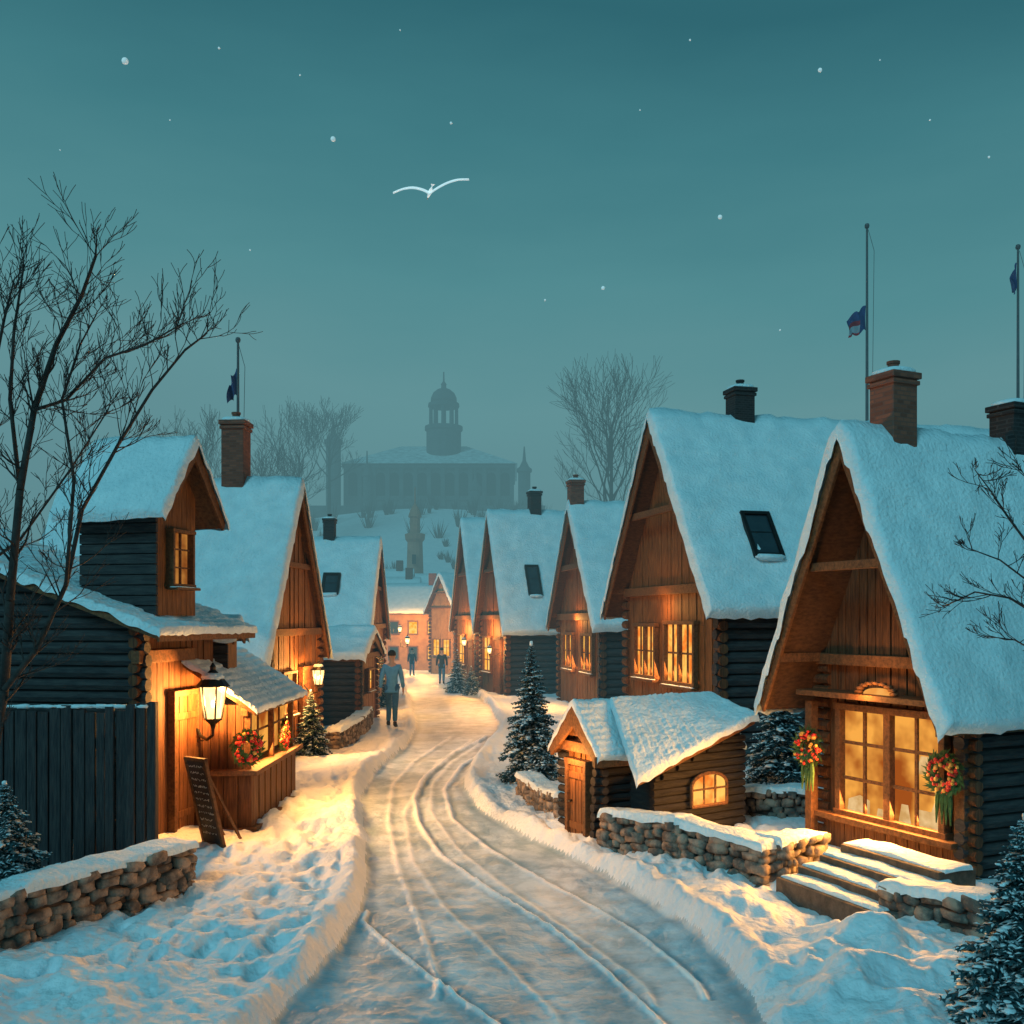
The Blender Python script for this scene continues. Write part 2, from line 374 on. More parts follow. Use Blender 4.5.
# ---------------------------------------------------------------- building pieces
def window(root,c,U,N,w,h,nx=2,ny=3,fw=.05,pm=None,deep=.03,panels=1,mws=1):
    c=V(c);U=V(U).normalized();N=V(N).normalized();Z=V((0,0,1))
    fr=MB()
    for s in (-1,1):
        fr.box(c+U*s*(w/2)+N*.03,U*fw/2,N*.05,Z*(h/2+fw/2))
        fr.box(c+Z*s*(h/2)+N*.032,U*(w/2+fw*.8),N*.055,Z*fw/2)
    for p in range(1,panels): fr.box(c+U*(-w/2+w*p/panels)+N*.03,U*fw*.6,N*.045,Z*h/2)
    f=fr.build('window',woodh,root,bev=.006)
    pb=MB(); pb.box(c-N*deep*.3,U*w/2,N*.008,Z*h/2); pb.build('pane',pm or pane_m,f)
    mu=MB(); mw=max(.009,w*.014)*mws
    tot=nx*panels
    for i in range(1,tot):
        if i%nx==0: continue
        mu.box(c+U*(-w/2+w*i/tot)+N*.02,U*mw,N*.014,Z*h/2)
    for j in range(1,ny): mu.box(c+Z*(-h/2+h*j/ny)+N*.021,U*w/2,N*.012,Z*mw)
    if mu.v: mu.build('muntins',woodh,f)
    sl=MB(); sl.box(c-Z*(h/2+fw*.9)+N*.07,U*(w/2+fw),N*.07,Z*fw*.35); sl.build('sill',woodh,f,bev=.006)
    sn=MB()
    for k in range(int(w/.08)+1): sn.blob(c-Z*(h/2+fw*.5)+N*.09+U*(-w/2+k*.08),U*.07,N*.045,Z*.010*random.uniform(.5,1.2),.6,.15)
    sn.build('sill_snow',snow,f,smooth=True)
    return f
def door(root,c,U,N,w,h,mat=None):
    c=V(c);U=V(U).normalized();N=V(N).normalized();Z=V((0,0,1)); d=MB(); n=5
    for i in range(n):
        d.box(c+U*(-w/2+w*(i+.5)/n)+Z*h/2+N*(.02+.004*(i%2)),U*(w/n/2-.004),N*.02,Z*h/2)
    for zz in (.15,.85): d.box(c+Z*h*zz+N*.045,U*w*.47,N*.012,Z*.04)
    o=d.build('door',mat or wood,root,bev=.004)
    fr=MB()
    for s in (-1,1): fr.box(c+U*s*(w/2+.03)+Z*h/2+N*.03,U*.03,N*.045,Z*h/2)
    fr.box(c+Z*(h+.03)+N*.031,U*(w/2+.07),N*.05,Z*.035)
    fr.build('door_frame',woodh,o,bev=.005)
    hd=MB(); hd.tube(c+U*w*.36+Z*h*.48+N*.04,c+U*w*.36+Z*h*.48+N*.09,.015,.012,8); hd.tube(c+U*w*.36+Z*h*.48+N*.085,c+U*w*.22+Z*h*.48+N*.085,.01,.01,8)
    hd.build('handle',metal,o); return o
def chimney(root,P,w,z0,z1,mat,r=V((1,0,0)),g=V((0,1,0)),pots=1,capw=1.2):
    P=V(P);Z=V((0,0,1)); m=MB(); m.box((P.x,P.y,(z0+z1)/2),r*w/2,g*w/2,Z*(z1-z0)/2)
    ch=m.build('chimney',mat,root,bev=.008)
    m=MB(); m.box((P.x,P.y,z1-.03*w/.5),r*w*capw/2,g*w*capw/2,Z*.05*w/.5); m.box((P.x,P.y,z1-.14*w/.5),r*w*(capw*.94)/2,g*w*(capw*.94)/2,Z*.035*w/.5)
    m.build('chimney_cap',mat,ch,bev=.008)
    sn=MB(); sn.blob((P.x,P.y,z1+.07*w),r*w*.62,g*w*.62,Z*.17*w,.35,.06); sn.build('chimney_snow',snow,ch,smooth=True,sub=1)
    if pots:
        m=MB()
        for k in range(pots):
            q=V((P.x,P.y,0))+r*((k-(pots-1)/2)*w*.4); m.lathe((q.x,q.y,z1),[(w*.2,0),(w*.17,w*.36),(w*.21,w*.38),(w*.21,w*.46),(w*.14,w*.47)],10)
        m.build('chimney_pot',brick if mat is brick else darkstone,ch,smooth=False)
    return ch
def house(name,label,N,side,a,W,L,E,R,e,f,wins=(),doors=(),zb=0.,lg=.16,chim=(),sky=(),t=.13,group=None,gmat=None,tie=.45,logs=True,cat='house',tile=0,logmat=None,cornermat=None):
    a=math.radians(a)
    r=V((math.cos(a)*side,math.sin(a),0)); g=V((-math.sin(a)*side,math.cos(a),0)); Z=V((0,0,1)); N=V((N[0],N[1],0))
    P=lambda x,y,z:N+r*x+g*y+Z*z
    root=thing(name,label,cat,(N.x,N.y,zb),group); half=W/2+e; k=(R-E)/half; Ew=E+k*e-.05
    lo=zb-.3
    top=lambda y:(R-.05)-k*abs(y-W/2)
    m=MB(); m.prism([P(.03,.03,lo),P(.03,W-.03,lo),P(.03,W-.03,Ew-.03),P(.03,W/2,R-.1),P(.03,.03,Ew-.03)],r*L); m.build('wall',darkplank,root)
    m=MB(); n=max(6,int(W/(lg*.8)))
    for i in range(n):
        y0=W*i/n+.007; y1=W*(i+1)/n-.007; x=-.025*random.random()
        ym=W/2
        poly=[P(x,y0,lo),P(x,y1,lo),P(x,y1,top(y1)-.02)]
        if y0<ym<y1: poly.append(P(x,ym,top(ym)-.02))
        poly.append(P(x,y0,top(y0)-.02)); m.prism(poly,r*.05)
    m.build('gable_boards',gmat or wood,root,bev=.004)
    if logs:
        m=MB(); z=zb-.05
        while z<Ew-.02:
            j=random.uniform(.9,1.05)
            m.tube(P(-.1-random.random()*.04,.02,z),P(L,.02,z),lg*.52*j,lg*.5*j,8); z+=lg
        m.build('log_siding',logmat or darkwood,root,smooth=False)
        for yc in (0,W):
            m=MB(); z=zb+lg*.5
            while z<Ew-.02: m.tube(P(-.02,yc-.12*min(1,lg/.13),z),P(-.02,yc+.12*min(1,lg/.13),z),lg*.45,lg*.45,8); z+=lg
            m.build('corner_logs',cornermat or woodd,root)
    th=.07; m=MB()
    for s,yt in ((-1,-e),(1,W+e)):
        m.prism([P(-f,yt,E),P(-f,W/2+.001*s,R),P(-f,W/2+.001*s,R-th*1.6),P(-f,yt,E-th)],r*(L+f+.2))
    roof=m.build('roof',soffit,root)
    bw=.13*max(1,W/3)
    for s,yt in ((-1,-e-.02),(1,W+e+.02)):
        m=MB(); m.prism([P(-f-.045,yt,E+.01),P(-f-.045,W/2,R+.02),P(-f-.045,W/2,R-bw*2.0),P(-f-.045,yt-s*bw*.35,E-bw*.7)],r*.042)
        m.build('bargeboard',woodh,root,bev=.006)
    m=MB(); m.box(P((L-f)/2,-e-.012,E-.05),r*(L+f+.16)/2,g*.012,Z*.06); m.build('fascia',woodh,root)
    zt=lerp(Ew,R,tie); hw=(R-.08-zt)/k
    m=MB(); m.box(P(-f+.08,W/2,zt),r*.04,g*hw,Z*.045*max(1,W/3)); m.build('tie_beam',woodh,root,bev=.006)
    m=MB(); m.box(P(-.06,W/2,Ew-.02),r*.05,g*(W/2+.06),Z*.06*max(1,W/3)); m.build('cross_beam',woodh,root,bev=.006)
    for yy,zz in ((W/2,R-.17),(0,Ew-.0),(W,Ew-.0)):
        m=MB(); m.box(P(-f/2,yy,zz),r*(f/2+.02),g*.05,Z*.05); m.build('purlin',woodh,root)
    Mf=lambda aa,s,z:P(aa,s,z)
    snow_layer(Mf,-f-.02,L+.2,[(-e-.01,E+.005),(W/2,R+.005),(W+e+.01,E+.005)],t,'snow_cover',roof,step=.09 if W<3 else .15,b=.07 if not tile else .03,amp=.5,droop=.055 if not tile else .02,tile=tile)
    for (face,c,z0,z1,w,nx,ny,pn) in wins:
        if face=='g': window(root,P(-.045,c,(z0+z1)/2),g,-r,w,z1-z0,nx,ny,panels=pn,fw=.05*max(1,W/3),pm=pane_m if N.y<30 else panefar)
        else: window(root,P(c,-.09,(z0+z1)/2),r,-g,w,z1-z0,nx,ny,panels=pn)
    for (c,w,h) in doors: door(root,P(-.04,c,zb+.05),g,-r,w,h)
    for (s,w,zt_,mt,pots) in chim:
        chimney(root,P(s,W/2,0),w,R-k*w*.6-.1,zt_,mt,r,g,pots)
    nrm=(-g*k+Z).normalized(); sl=(g+Z*k).normalized()
    for (s,v,w,h) in sky:
        y=W/2-half*v; c=P(s,y,R-k*abs(y-W/2))+nrm*(t*1.1)
        m=MB()
        for q in (-1,1):
            m.box(c+r*q*w/2,r*.035,nrm*.06,sl*(h/2)); m.box(c+sl*q*h/2,r*(w/2+.03),nrm*.062,sl*.035)
        m.box(c+sl*h*.05,r*w/2,nrm*.02,sl*.02)
        m.box(c-nrm*.08,r*w*.49,nrm*.08,sl*h*.49)
        sk_=m.build('skylight',metal,root,bev=.005)
        m=MB(); m.box(c+nrm*.01,r*w*.46,nrm*.01,sl*h*.46); m.build('pane',glassdark,sk_)
        m=MB(); m.blob(c-sl*h*.56+nrm*.04,r*w*.55,nrm*.05,sl*.05,.5,.1); m.build('skylight_snow',snow,sk_,smooth=True)
    return root,P,r,g

# ---------------------------------------------------------------- right side houses
G='steep snow roofed timber houses lining the lane'
r1,P1,ra,ga=house('timber_house','nearest right-hand timber house with big lit shop window, wreaths and two chimneys',(4.36,9.52),1,25,1.96,5.5,1.66,4.5,.25,.65,
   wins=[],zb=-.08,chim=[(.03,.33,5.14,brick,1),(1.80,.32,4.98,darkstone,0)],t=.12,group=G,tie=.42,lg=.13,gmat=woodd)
cw=P1(-.045,.93,1.08)
wf=window(r1,cw,ga,-ra,1.4,1.16,2,3,fw=.075,pm=room,panels=2,mws=.85)
def bay(pts):
    m=MB(); m.prism([cw+ga*u+V((0,0,z))-ra*.0 for u,z in pts],-ra*.008); m.build('window_display',shade,wf)
bay([(-.30,-.56),(-.66,-.56),(-.66,-.25),(-.58,-.22),(-.52,-.38),(-.34,-.38)])           # armchair back
bay([(-.10,-.56),(-.26,-.56),(-.22,-.36),(-.14,-.36)])
bay([(-.33,-.02),(-.57,-.02),(-.51,.16),(-.39,.16)])                                       # lampshade
bay([(.62,-.56),(.30,-.56),(.30,-.40),(.44,-.36),(.60,-.42)])
bay([(.20,-.56),(.08,-.56),(.10,-.46),(.18,-.46)])
m=MB()
n=12
for i in range(n): m.box(P1(-.06,.1+1.76*(i+.5)/n,.2),ra*.02,ga*(1.76/n/2-.004),V((0,0,.25)))
m.build('panelled_apron',woodd,r1,bev=.005)
m=MB(); m.box(P1(-.12,.98,.45),ra*.09,ga*.95,V((0,0,.03))); m.box(P1(-.085,.98,-.0),ra*.05,ga*.97,V((0,0,.05))); m.build('apron_rail',woodh,r1,bev=.005)
m=MB(); m.box(P1(-.2,1.95,.85),ra*.05,ga*.05,V((0,0,.85))); m.build('post',woodh,r1,bev=.006)
m=MB(); m.box(P1(-.05,.03,.85),ra*.06,ga*.06,V((0,0,.85))); m.build('post',woodh,r1,bev=.006)
m=MB(); m.box(P1(-.2,.95,1.80),ra*.18,ga*1.05,V((0,0,.03))); m.build('canopy_board',woodh,r1,bev=.006)
m=MB()
for k in range(9):
    a=math.pi*k/8; m.blob(P1(-.24,.95+.24*math.cos(a),1.85+.10*math.sin(a)),ga*.05,ra*.03,V((0,0,.02)),.6,.1)
m.build('arched_hood',woodh,r1,smooth=True)
m=MB(); m.prism([P1(-.22,.95+.2*math.cos(math.pi*k/10),1.83+.07*math.sin(math.pi*k/10)) for k in range(11)],ra*.03); m.build('lamp_hood',hoodglass,r1)

r2,P2,rb,gb=house('timber_house','tall right-hand timber house behind the small stone-walled shed, dark chimney and open skylight',(3.63,17.3),1,15,4.36,7.6,2.73,6.5,.35,.4,
   wins=[('g',3.22,1.45,2.5,1.05,2,2,2),('g',1.56,1.4,2.55,1.3,2,2,2)],chim=[(1.5,.42,7.15,darkstone,1)],sky=[(.95,.66,.52,.95)],t=.18,group=G,lg=.2)
r3,P3,rc,gc=house('timber_house','middle right-hand timber house with small brick chimney beside its gable peak',(2.37,26),1,10,5.07,4.6,2.4,5.83,.3,.3,
   wins=[('g',3.6,1.2,2.2,1.2,2,2,2),('g',1.35,1.2,2.2,1.2,2,2,2)],chim=[(-.12,.40,6.55,brick,1)],t=.18,group=G,lg=.2)
r4,P4,rd,gd=house('timber_house','right-hand timber house with lit entrance and skylight beyond the blue spruce',(-.13,33),1,15,3.72,6,2.2,6.3,.3,.2,
   wins=[('g',2.6,.8,2.0,1.1,2,3,1)],doors=[(1.1,.9,1.9)],chim=[(1.45,.4,7.1,darkstone,1)],sky=[(.98,.6,.42,1.1)],t=.18,group=G,lg=.2,zb=-.03)
r5,P5,re_,ge=house('timber_house','farthest right-hand timber house, only its narrow gable showing',(-1.33,39),1,15,4.0,4,2.2,6.6,.3,.2,
   wins=[('g',2.6,.8,2.0,1.2,2,3,1)],doors=[(1.0,.9,1.9)],t=.18,group=G,lg=.2,zb=-.2)
# ---------------------------------------------------------------- left side houses
l2,Q2,rl,gl=house('timber_house','large left-hand timber house with tall brick chimney behind the kiosk',(-4.2,17),-1,4,3.4,4.2,1.9,5.12,.35,.12,
   wins=[('g',1.1,.9,1.65,.8,2,2,1)],doors=[(2.4,.8,1.6)],chim=[(1.1,.42,6.3,brick,1)],t=.16,group=G,lg=.17)
l3,Q3,_,_=house('timber_house','far left timber house with slim dark chimney and roof window',(-3.95,27),-1,0,3.6,3.6,2.1,4.85,.3,.12,
   wins=[('g',1.0,.9,1.8,.9,2,2,1)],doors=[(2.4,.8,1.8)],chim=[(1.3,.32,5.5,darkstone,1)],sky=[(1.05,.5,.42,.7)],t=.16,group=G,lg=.18)
l4,Q4,_,_=house('wooden_shed','low snow roofed wooden shed on the left before the far timber house',(-3.6,23.3),-1,3,2.3,1.6,1.75,2.35,.15,.15,
   wins=[('g',1.1,.9,1.4,.7,2,2,1)],t=.12,lg=.15,tie=.3,cat='shed')
aN=math.radians(10); rn=V((-math.cos(aN),math.sin(aN),0)); gn=V((math.sin(aN),math.cos(aN),0)); N0=V((-4.08,10.83,0)); Z_=V((0,0,1))
PL=lambda x,y,z:N0+rn*x+gn*y+Z_*z
l1=thing('log_building','dark log building at the left edge with snowy lean roof and lit plank front',"building",(N0.x,N0.y,0))
WL=1.75; rz=lambda x:2.62+.36*(x) if x<3.2 else 2.62+.36*3.2-.4*(x-3.2)
m=MB(); m.prism([PL(.03,.04,-.3),PL(.03,.04,rz(0)-.08),PL(3.2,.04,rz(3.2)-.1),PL(5.5,.04,rz(5.5)-.08),PL(5.5,.04,-.3)],gn*(WL-.06)); m.build('wall',darkplank,l1)
m=MB(); z=0
while z<rz(3.2)-.15:
    x0=max(-.12,(z-2.55)/.36); m.tube(PL(x0-random.random()*.03,.02,z),PL(5.5,.02,z),.072,.07,8); z+=.135
m.build('log_siding',darkwood,l1)
m=MB(); n=13
for i in range(n):
    x=-.02*random.random(); m.box(PL(x,WL*(i+.5)/n,1.12),rn*.02,gn*(WL/n/2-.005),Z_*1.42)
m.build('front_boards',woodd,l1,bev=.004)
m=MB(); z=.06
while z<2.5: m.tube(PL(-.03,-.1,z),PL(-.03,.1,z),.06,.06,8); z+=.135
m.build('corner_logs',woodd,l1)
m=MB(); m.box(PL(-.07,.5,2.2),rn*.05,gn*.62,Z_*.07); m.build('cross_beam',woodh,l1,bev=.006)
m=MB(); m.box(PL(-.07,WL/2,2.5),rn*.05,gn*WL/2,Z_*.05); m.build('cross_beam',woodh,l1,bev=.006)
door(l1,PL(-.04,.95,.1),gn,-rn,.5,1.62)
m=MB(); m.prism([PL(-.42,-.3,rz(-.42)),PL(3.2,-.3,rz(3.2)),PL(5.7,-.3,rz(5.7)),PL(5.7,-.3,rz(5.7)-.07),PL(3.2,-.3,rz(3.2)-.08),PL(-.42,-.3,rz(-.42)-.07)],gn*(WL+.6)); rfl=m.build('roof',woodh,l1)
snow_layer(lambda a_,s,z:PL(s,a_,z),-.3,WL+.3,[(-.44,rz(-.44)+.005),(3.2,rz(3.2)+.005),(5.7,rz(5.7)+.005)],.055,'snow_cover',rfl,amp=.6,b=.03,droop=.025,tile=.14)
m=MB(); m.box(PL(-.44,WL/2,rz(-.44)-.03),rn*.012,gn*(WL/2+.3),Z_*.06); m.build('fascia',woodh,l1)
def small_gable(root,N,L,W,z0,E,R,e,f,nm,rot=0):
    N=V((N[0],N[1],0)); r=V((-math.cos(rot),math.sin(rot),0)); g=V((math.sin(rot),math.cos(rot),0)); P=lambda x,y,z:N+r*x+g*y+Z_*z; k=(R-E)/(W/2+e); Ew=E+k*e-.04
    m=MB(); m.prism([P(.02,0,z0),P(.02,W,z0),P(.02,W,Ew),P(.02,W/2,R-.07),P(.02,0,Ew)],r*L); d=m.build(nm,darkplank,root)
    m=MB(); n=8
    for i in range(n):
        y0=W*i/n+.003;y1=W*(i+1)/n-.003; tp=lambda y:R-.07-k*abs(y-W/2)
        m.prism([P(-.01,y0,z0),P(-.01,y1,z0),P(-.01,y1,tp(y1)),P(-.01,y0,tp(y0))],r*.03)
    m.build('dormer_boards',wood,d)
    m=MB(); z=z0+.05; q=0
    while z<Ew: m.box(P(L/2,-.014-.004*(q%2),z),r*(L/2+.02),g*.02,Z_*.052); z+=.115; q+=1
    m.build('dormer_siding',darkwood,d,bev=.006)
    m=MB()
    for yt,s in ((-e,-1),(W+e,1)):
        m.prism([P(-f,yt,E),P(-f,W/2+s*.001,R),P(-f,W/2+s*.001,R-.1),P(-f,yt,E-.06)],r*(L+f+.12))
        m.prism([P(-f-.03,yt+s*.015,E+.01),P(-f-.03,W/2,R+.02),P(-f-.03,W/2,R-.2),P(-f-.03,yt-s*.03,E-.09)],r*.028)
    m.build('dormer_roof',woodh,root)
    snow_layer(lambda a_,s,z:P(a_,s,z),-f-.02,L+.12,[(-e,E+.005),(W/2,R+.005),(W+e,E+.005)],.08,'dormer_snow',root,step=.07,amp=.6)
    return d,P,r,g
dm,PD,rD,gD=small_gable(l1,(-3.93,11.05),.92,.8,2.65,3.76,4.62,.26,.22,'dormer',rot=.22)
window(l1,PD(-.03,.4,3.3),gD,-rD,.42,.62,2,3,fw=.04,pm=panedim)

# kiosk
kx=-3.2
kq=thing('market_kiosk','small wooden kiosk with counter, lit opening and snowy lean roof beside the log building','kiosk',(kx,13.2,0))
m=MB(); m.box((kx-.42,13.25,.75),V((.33,0,0)),V((0,1.2,0)),Z_*.8); m.build('wall',darkplank,kq)
m=MB()
for i in range(16): m.box((kx+.06-.01*(i%2),12.02+2.4*(i+.5)/16,.33),V((.03,0,0)),V((0,.07,0)),Z_*.42)
for i in range(5): m.box((kx-.75+.84*(i+.5)/5,11.99-.01*(i%2),.33),V((.08,0,0)),V((0,.03,0)),Z_*.42)
m.build('counter_front',woodd,kq,bev=.005)
m=MB(); m.box((kx-.25,13.2,.775),V((.42,0,0)),V((0,1.32,0)),Z_*.03); m.build('counter_top',woodh,kq,bev=.006)
m=MB(); m.box((kx-.3,13.2,.03),V((.46,0,0)),V((0,1.3,0)),Z_*.09); m.build('plinth',woodh,kq,bev=.006)
for yy in (12.05,13.2,14.35):
    m=MB(); m.box((kx+.02,yy,1.15),V((.035,0,0)),V((0,.035,0)),Z_*.37); m.build('post',woodh,kq,bev=.004)
m=MB()
for i in range(7): m.box((kx-.72+.7*(i+.5)/7,12.03,1.18),V((.046,0,0)),V((0,.02,0)),Z_*.4)
m.build('side_boards',woodd,kq,bev=.003)
m=MB(); m.box((kx-.07,13.2,1.17),V((.012,0,0)),V((0,1.12,0)),Z_*.3); m.build('lit_opening',room,kq)
m=MB()
for yy in (12.4,12.75,13.55,13.9): m.box((kx-.04,yy,1.17),V((.012,0,0)),V((0,.012,0)),Z_*.34)
m.box((kx-.04,13.2,1.2),V((.01,0,0)),V((0,1.12,0)),Z_*.012)
m.build('muntins',woodh,kq)
m=MB(); m.box((kx,13.2,1.5),V((.04,0,0)),V((0,1.25,0)),Z_*.05); m.build('header_beam',woodh,kq,bev=.005)
m=MB(); m.prism([V((kx+.17,11.8,1.53)),V((-3.98,11.8,2.17)),V((-3.98,11.8,2.11)),V((kx+.17,11.8,1.47))],V((0,2.8,0))); kr=m.build('roof',woodh,kq)
snow_layer(lambda a_,s,z:V((s,a_,z)),11.8,14.6,[(-3.98,2.175),(kx+.18,1.535)],.035,'snow_cover',kr,amp=.7,b=.025,droop=.02,tile=.12)
kd,PK,_,_=small_gable(kq,(-3.62,12.7),.4,.42,1.95,2.38,2.6,.08,.08,'roof_vent_dormer')

# little shed on the right: gable with the door, one broad snowy slope running on over the side wing
sh,PS,rs,gs=house('stone_yard_shed','tiny snow roofed shed with lit plank door and arched side window by the stone wall',(1.03,11.35),1,28,.8,1.75,1.06,1.62,.12,.12,
   doors=[(.42,.34,.84)],t=.045,lg=.1,tie=.3,zb=.02,cat='shed',gmat=wood,tile=.09,logmat=shedlog,cornermat=shedlog)
c0=V((1.60,11.16,0)); c1=V((2.72,11.92,0)); uw=(c1-c0).normalized(); nw=V((uw.y,-uw.x,0))
m=MB(); m.prism([c0-Z_*.2,c1-Z_*.2,c1+Z_*1.34,c0+Z_*.83],-nw*.75); m.build('side_wing',shedlog,sh)
m=MB(); z=.05
while z<1.26:
    ta=max(0,(z-.79)/.51); m.tube(c0+uw*(ta*1.35-.05)+Z_*z,c1+uw*.05+Z_*z,.045,.045,7); z+=.088
m.build('wing_logs',shedlog,sh)
A=c0-uw*.34+nw*.12+Z_*.85; B=c1+uw*.1+nw*.14+Z_*1.42; Cc=PS(1.85,.36,1.62); Dd=PS(.35,.30,1.60)
m=MB(); m.add([A,B,Cc,Dd,A-Z_*.05,B-Z_*.05,Cc-Z_*.05,Dd-Z_*.05],[(0,1,2),(0,2,3),(4,7,6),(4,6,5),(0,4,5,1),(1,5,6,2),(2,6,7,3),(3,7,4,0)]); wr=m.build('wing_roof',woodh,sh)
def Mw(a_,s,z):
    p=A.lerp(B,a_); q=Dd.lerp(Cc,a_); return p.lerp(q,s)+Z_*z
snow_layer(lambda a_,s,z:Mw(s/1.6,1-a_/.9,z+.01),-.02,.90,[(-.02,0),(1.62,0.0)],.06,'wing_snow',wr,amp=.6,b=.03,droop=.02,tile=.09)
cc=c0.lerp(c1,.56)+nw*.07+Z_*.64
arc=[cc+uw*.27*math.cos(math.pi*k/12)+Z_*(.06+.13*math.sin(math.pi*k/12)) for k in range(13)]
m=MB(); m.prism([cc+uw*.27-Z_*.16]+arc+[cc-uw*.27-Z_*.16],nw*.01); 
fr=MB(); pts=[cc+uw*.28-Z_*.17]+[cc+uw*.28*math.cos(math.pi*k/12)+Z_*(.06+.14*math.sin(math.pi*k/12)) for k in range(13)]+[cc-uw*.28-Z_*.17,cc+uw*.28-Z_*.17]
fr.path([p+nw*.01 for p in pts],.022,6)
for u in (-.09,.09): fr.box(cc+uw*u+nw*.015,uw*.01,nw*.01,Z_*.17)
fr.box(cc+nw*.016+Z_*.02,uw*.27,nw*.01,Z_*.01)
af=fr.build('window',woodh,sh); m.build('pane',pane_m,af)

# ---------------------------------------------------------------- stone walls
def stone_wall(label,pts,h,t=.28,hend=None):
    root=thing('stone_wall',label,'wall',(pts[0][0],pts[0][1],hz(*pts[0])),'dry stone garden walls')
    core=MB(); st=MB()
    for i in range(len(pts)-1):
        a=V((*pts[i],0)); b=V((*pts[i+1],0)); d=(b-a); L=d.length; d.normalize(); n=V((d.y,-d.x,0))
        za=hz(a.x,a.y); zb=hz(b.x,b.y); base_=min(za,zb)-.15
        topz=lambda s:lerp(za,zb,s/L)+h
        core.prism([a+n*t*.4+Z_*base_,b+n*t*.4+Z_*base_,b+n*t*.4+Z_*(topz(L)-.03),a+n*t*.4+Z_*(topz(0)-.03)],-n*t*.8)
        rows=max(3,int((h+.1)/.08)); rh=(h+.12)/rows
        for rI in range(rows):
            s=-random.random()*.1
            while s<L:
                w=random.uniform(.06,.26); hh=rh*random.uniform(.8,1.35)
                zc=topz(min(max(s,0),L))-h-.12+rh*(rI+.5)+random.uniform(-.025,.025)
                for sd in (1,-1):
                    c=a+d*min(max(s+w/2,0),L)+n*sd*(t*.36+random.uniform(-.03,.03))+Z_*zc
                    tl=random.uniform(-.2,.2); dd=(d+Z_*tl).normalized()
                    st.blob(c,dd*(w*.5-.003),n*.07,(Z_-d*tl)*(hh*.5),.42,.17)
                s+=w
            for (q,sg) in ((a,-1),(b,1)):
                for off in (-.25,.25): st.blob(q+d*sg*.02+n*t*off+Z_*(topz(0 if sg<0 else L)-h-.12+rh*(rI+.5)),d*.06,n*t*.27,Z_*rh*.48,.45,.15)
    core.build('wall_core',mortar,root); st.build('stones',stone,root,smooth=True,fix=False)
    for i in range(len(pts)-1):
        a=V((*pts[i],0)); b=V((*pts[i+1],0)); d=(b-a); L=d.length; d.normalize(); n=V((d.y,-d.x,0)); za=hz(a.x,a.y)+h; zb=hz(b.x,b.y)+h
        snow_layer(lambda q,s,z:a+d*q+n*s+Z_*(lerp(za,zb,q/L)+z),-.05,L+.05,[(-t*.5,0),(t*.5,0)],.045,'snow_cap',root,step=.05,b=.03,amp=1.2,droop=.03)
    return root
stone_wall('stone wall in the left foreground in front of the dark plank fence',[(-4.6,6.5),(-3.95,7.75),(-3.14,9.4)],.38,.32)
stone_wall('long stone wall on the right running from the shed door to the steps',[(1.12,11.15),(1.75,10.45),(2.45,9.72)],.34)
stone_wall('short stone wall returning from the long wall beside the top of the steps',[(2.56,9.86),(3.1,10.35)],.32)
stone_wall('stone wall stub on the street side left of the tiny shed door',[(.22,14.3),(.52,13.2),(.66,12.5)],.25)
stone_wall('low inner yard stone wall between the shed and the shop window',[(2.75,12.7),(4.1,12.3)],.33)
stone_wall('short stone wall on the right of the steps under the shop window',[(3.26,8.5),(3.72,7.85)],.27)
stone_wall('small distant stone wall on the left between lit fir and lane',[(-3.5,19.6),(-3.35,21.6),(-3.5,24)],.35)

# steps
stp=thing('stone_steps','snow dusted stone steps leading up to the shop window house','steps',(2.8,9.1,0))
e0=V((2.52,9.50,0)); e1=V((3.03,8.32,0)); de=(e1-e0).normalized(); up_=V((-de.y,de.x,0)); Le=(e1-e0).length
for k in range(4):
    a=e0+up_*(.25*k); zt=.075+.085*(k+1); m=MB(); m.box(a+de*Le/2+up_*.2+Z_*(zt/2-.1),de*(Le/2-.01*k),up_*.22,Z_*(zt/2+.1)); s_=m.build('step',stepst,stp,bev=.012)
    snow_layer(lambda q,s,z:a+de*q+up_*s+Z_*(zt+z+.002),.03,Le-.03,[(.05,0),(.34,0)],.024,'step_snow',s_,step=.05,b=.02,amp=1.2,droop=.006)

# ---------------------------------------------------------------- fence
fe=thing('plank_fence','dark vertical plank fence at the left edge in front of the log building','fence',(-4.6,10.2,0))
m=MB(); x=-6.2
while x<-3.95:
    w=random.uniform(.1,.13); h_=1.70+random.uniform(-.05,.04); m.box((x+w/2,10.2+random.uniform(-.018,.018),h_/2),V((w/2-.006,0,0)),V((0,.025,0)),Z_*h_/2); x+=w
m.build('planks',darkplank,fe,bev=.006)
m=MB(); m.box((-5.05,10.26,1.35),V((1.15,0,0)),V((0,.03,0)),Z_*.05); m.build('rail',darkplank,fe)
m=MB(); m.box((-5.05,10.26,.5),V((1.15,0,0)),V((0,.03,0)),Z_*.05); m.build('rail',darkplank,fe)
for i in range(3):
    m=MB(); m.box((-3.88+.1*i,10.2+.02*i,.87),V((.045,0,0)),V((0,.05,0)),Z_*(.87+.01*i)); m.build('end_post',darkplank,fe,bev=.008)
m=MB(); x=-6.1
while x<-3.7: m.blob((x,10.2,1.72),V((.07,0,0)),V((0,.035,0)),Z_*.02*random.uniform(.5,1.3),.6,.2); x+=.08
m.build('fence_snow',snow,fe,smooth=True)

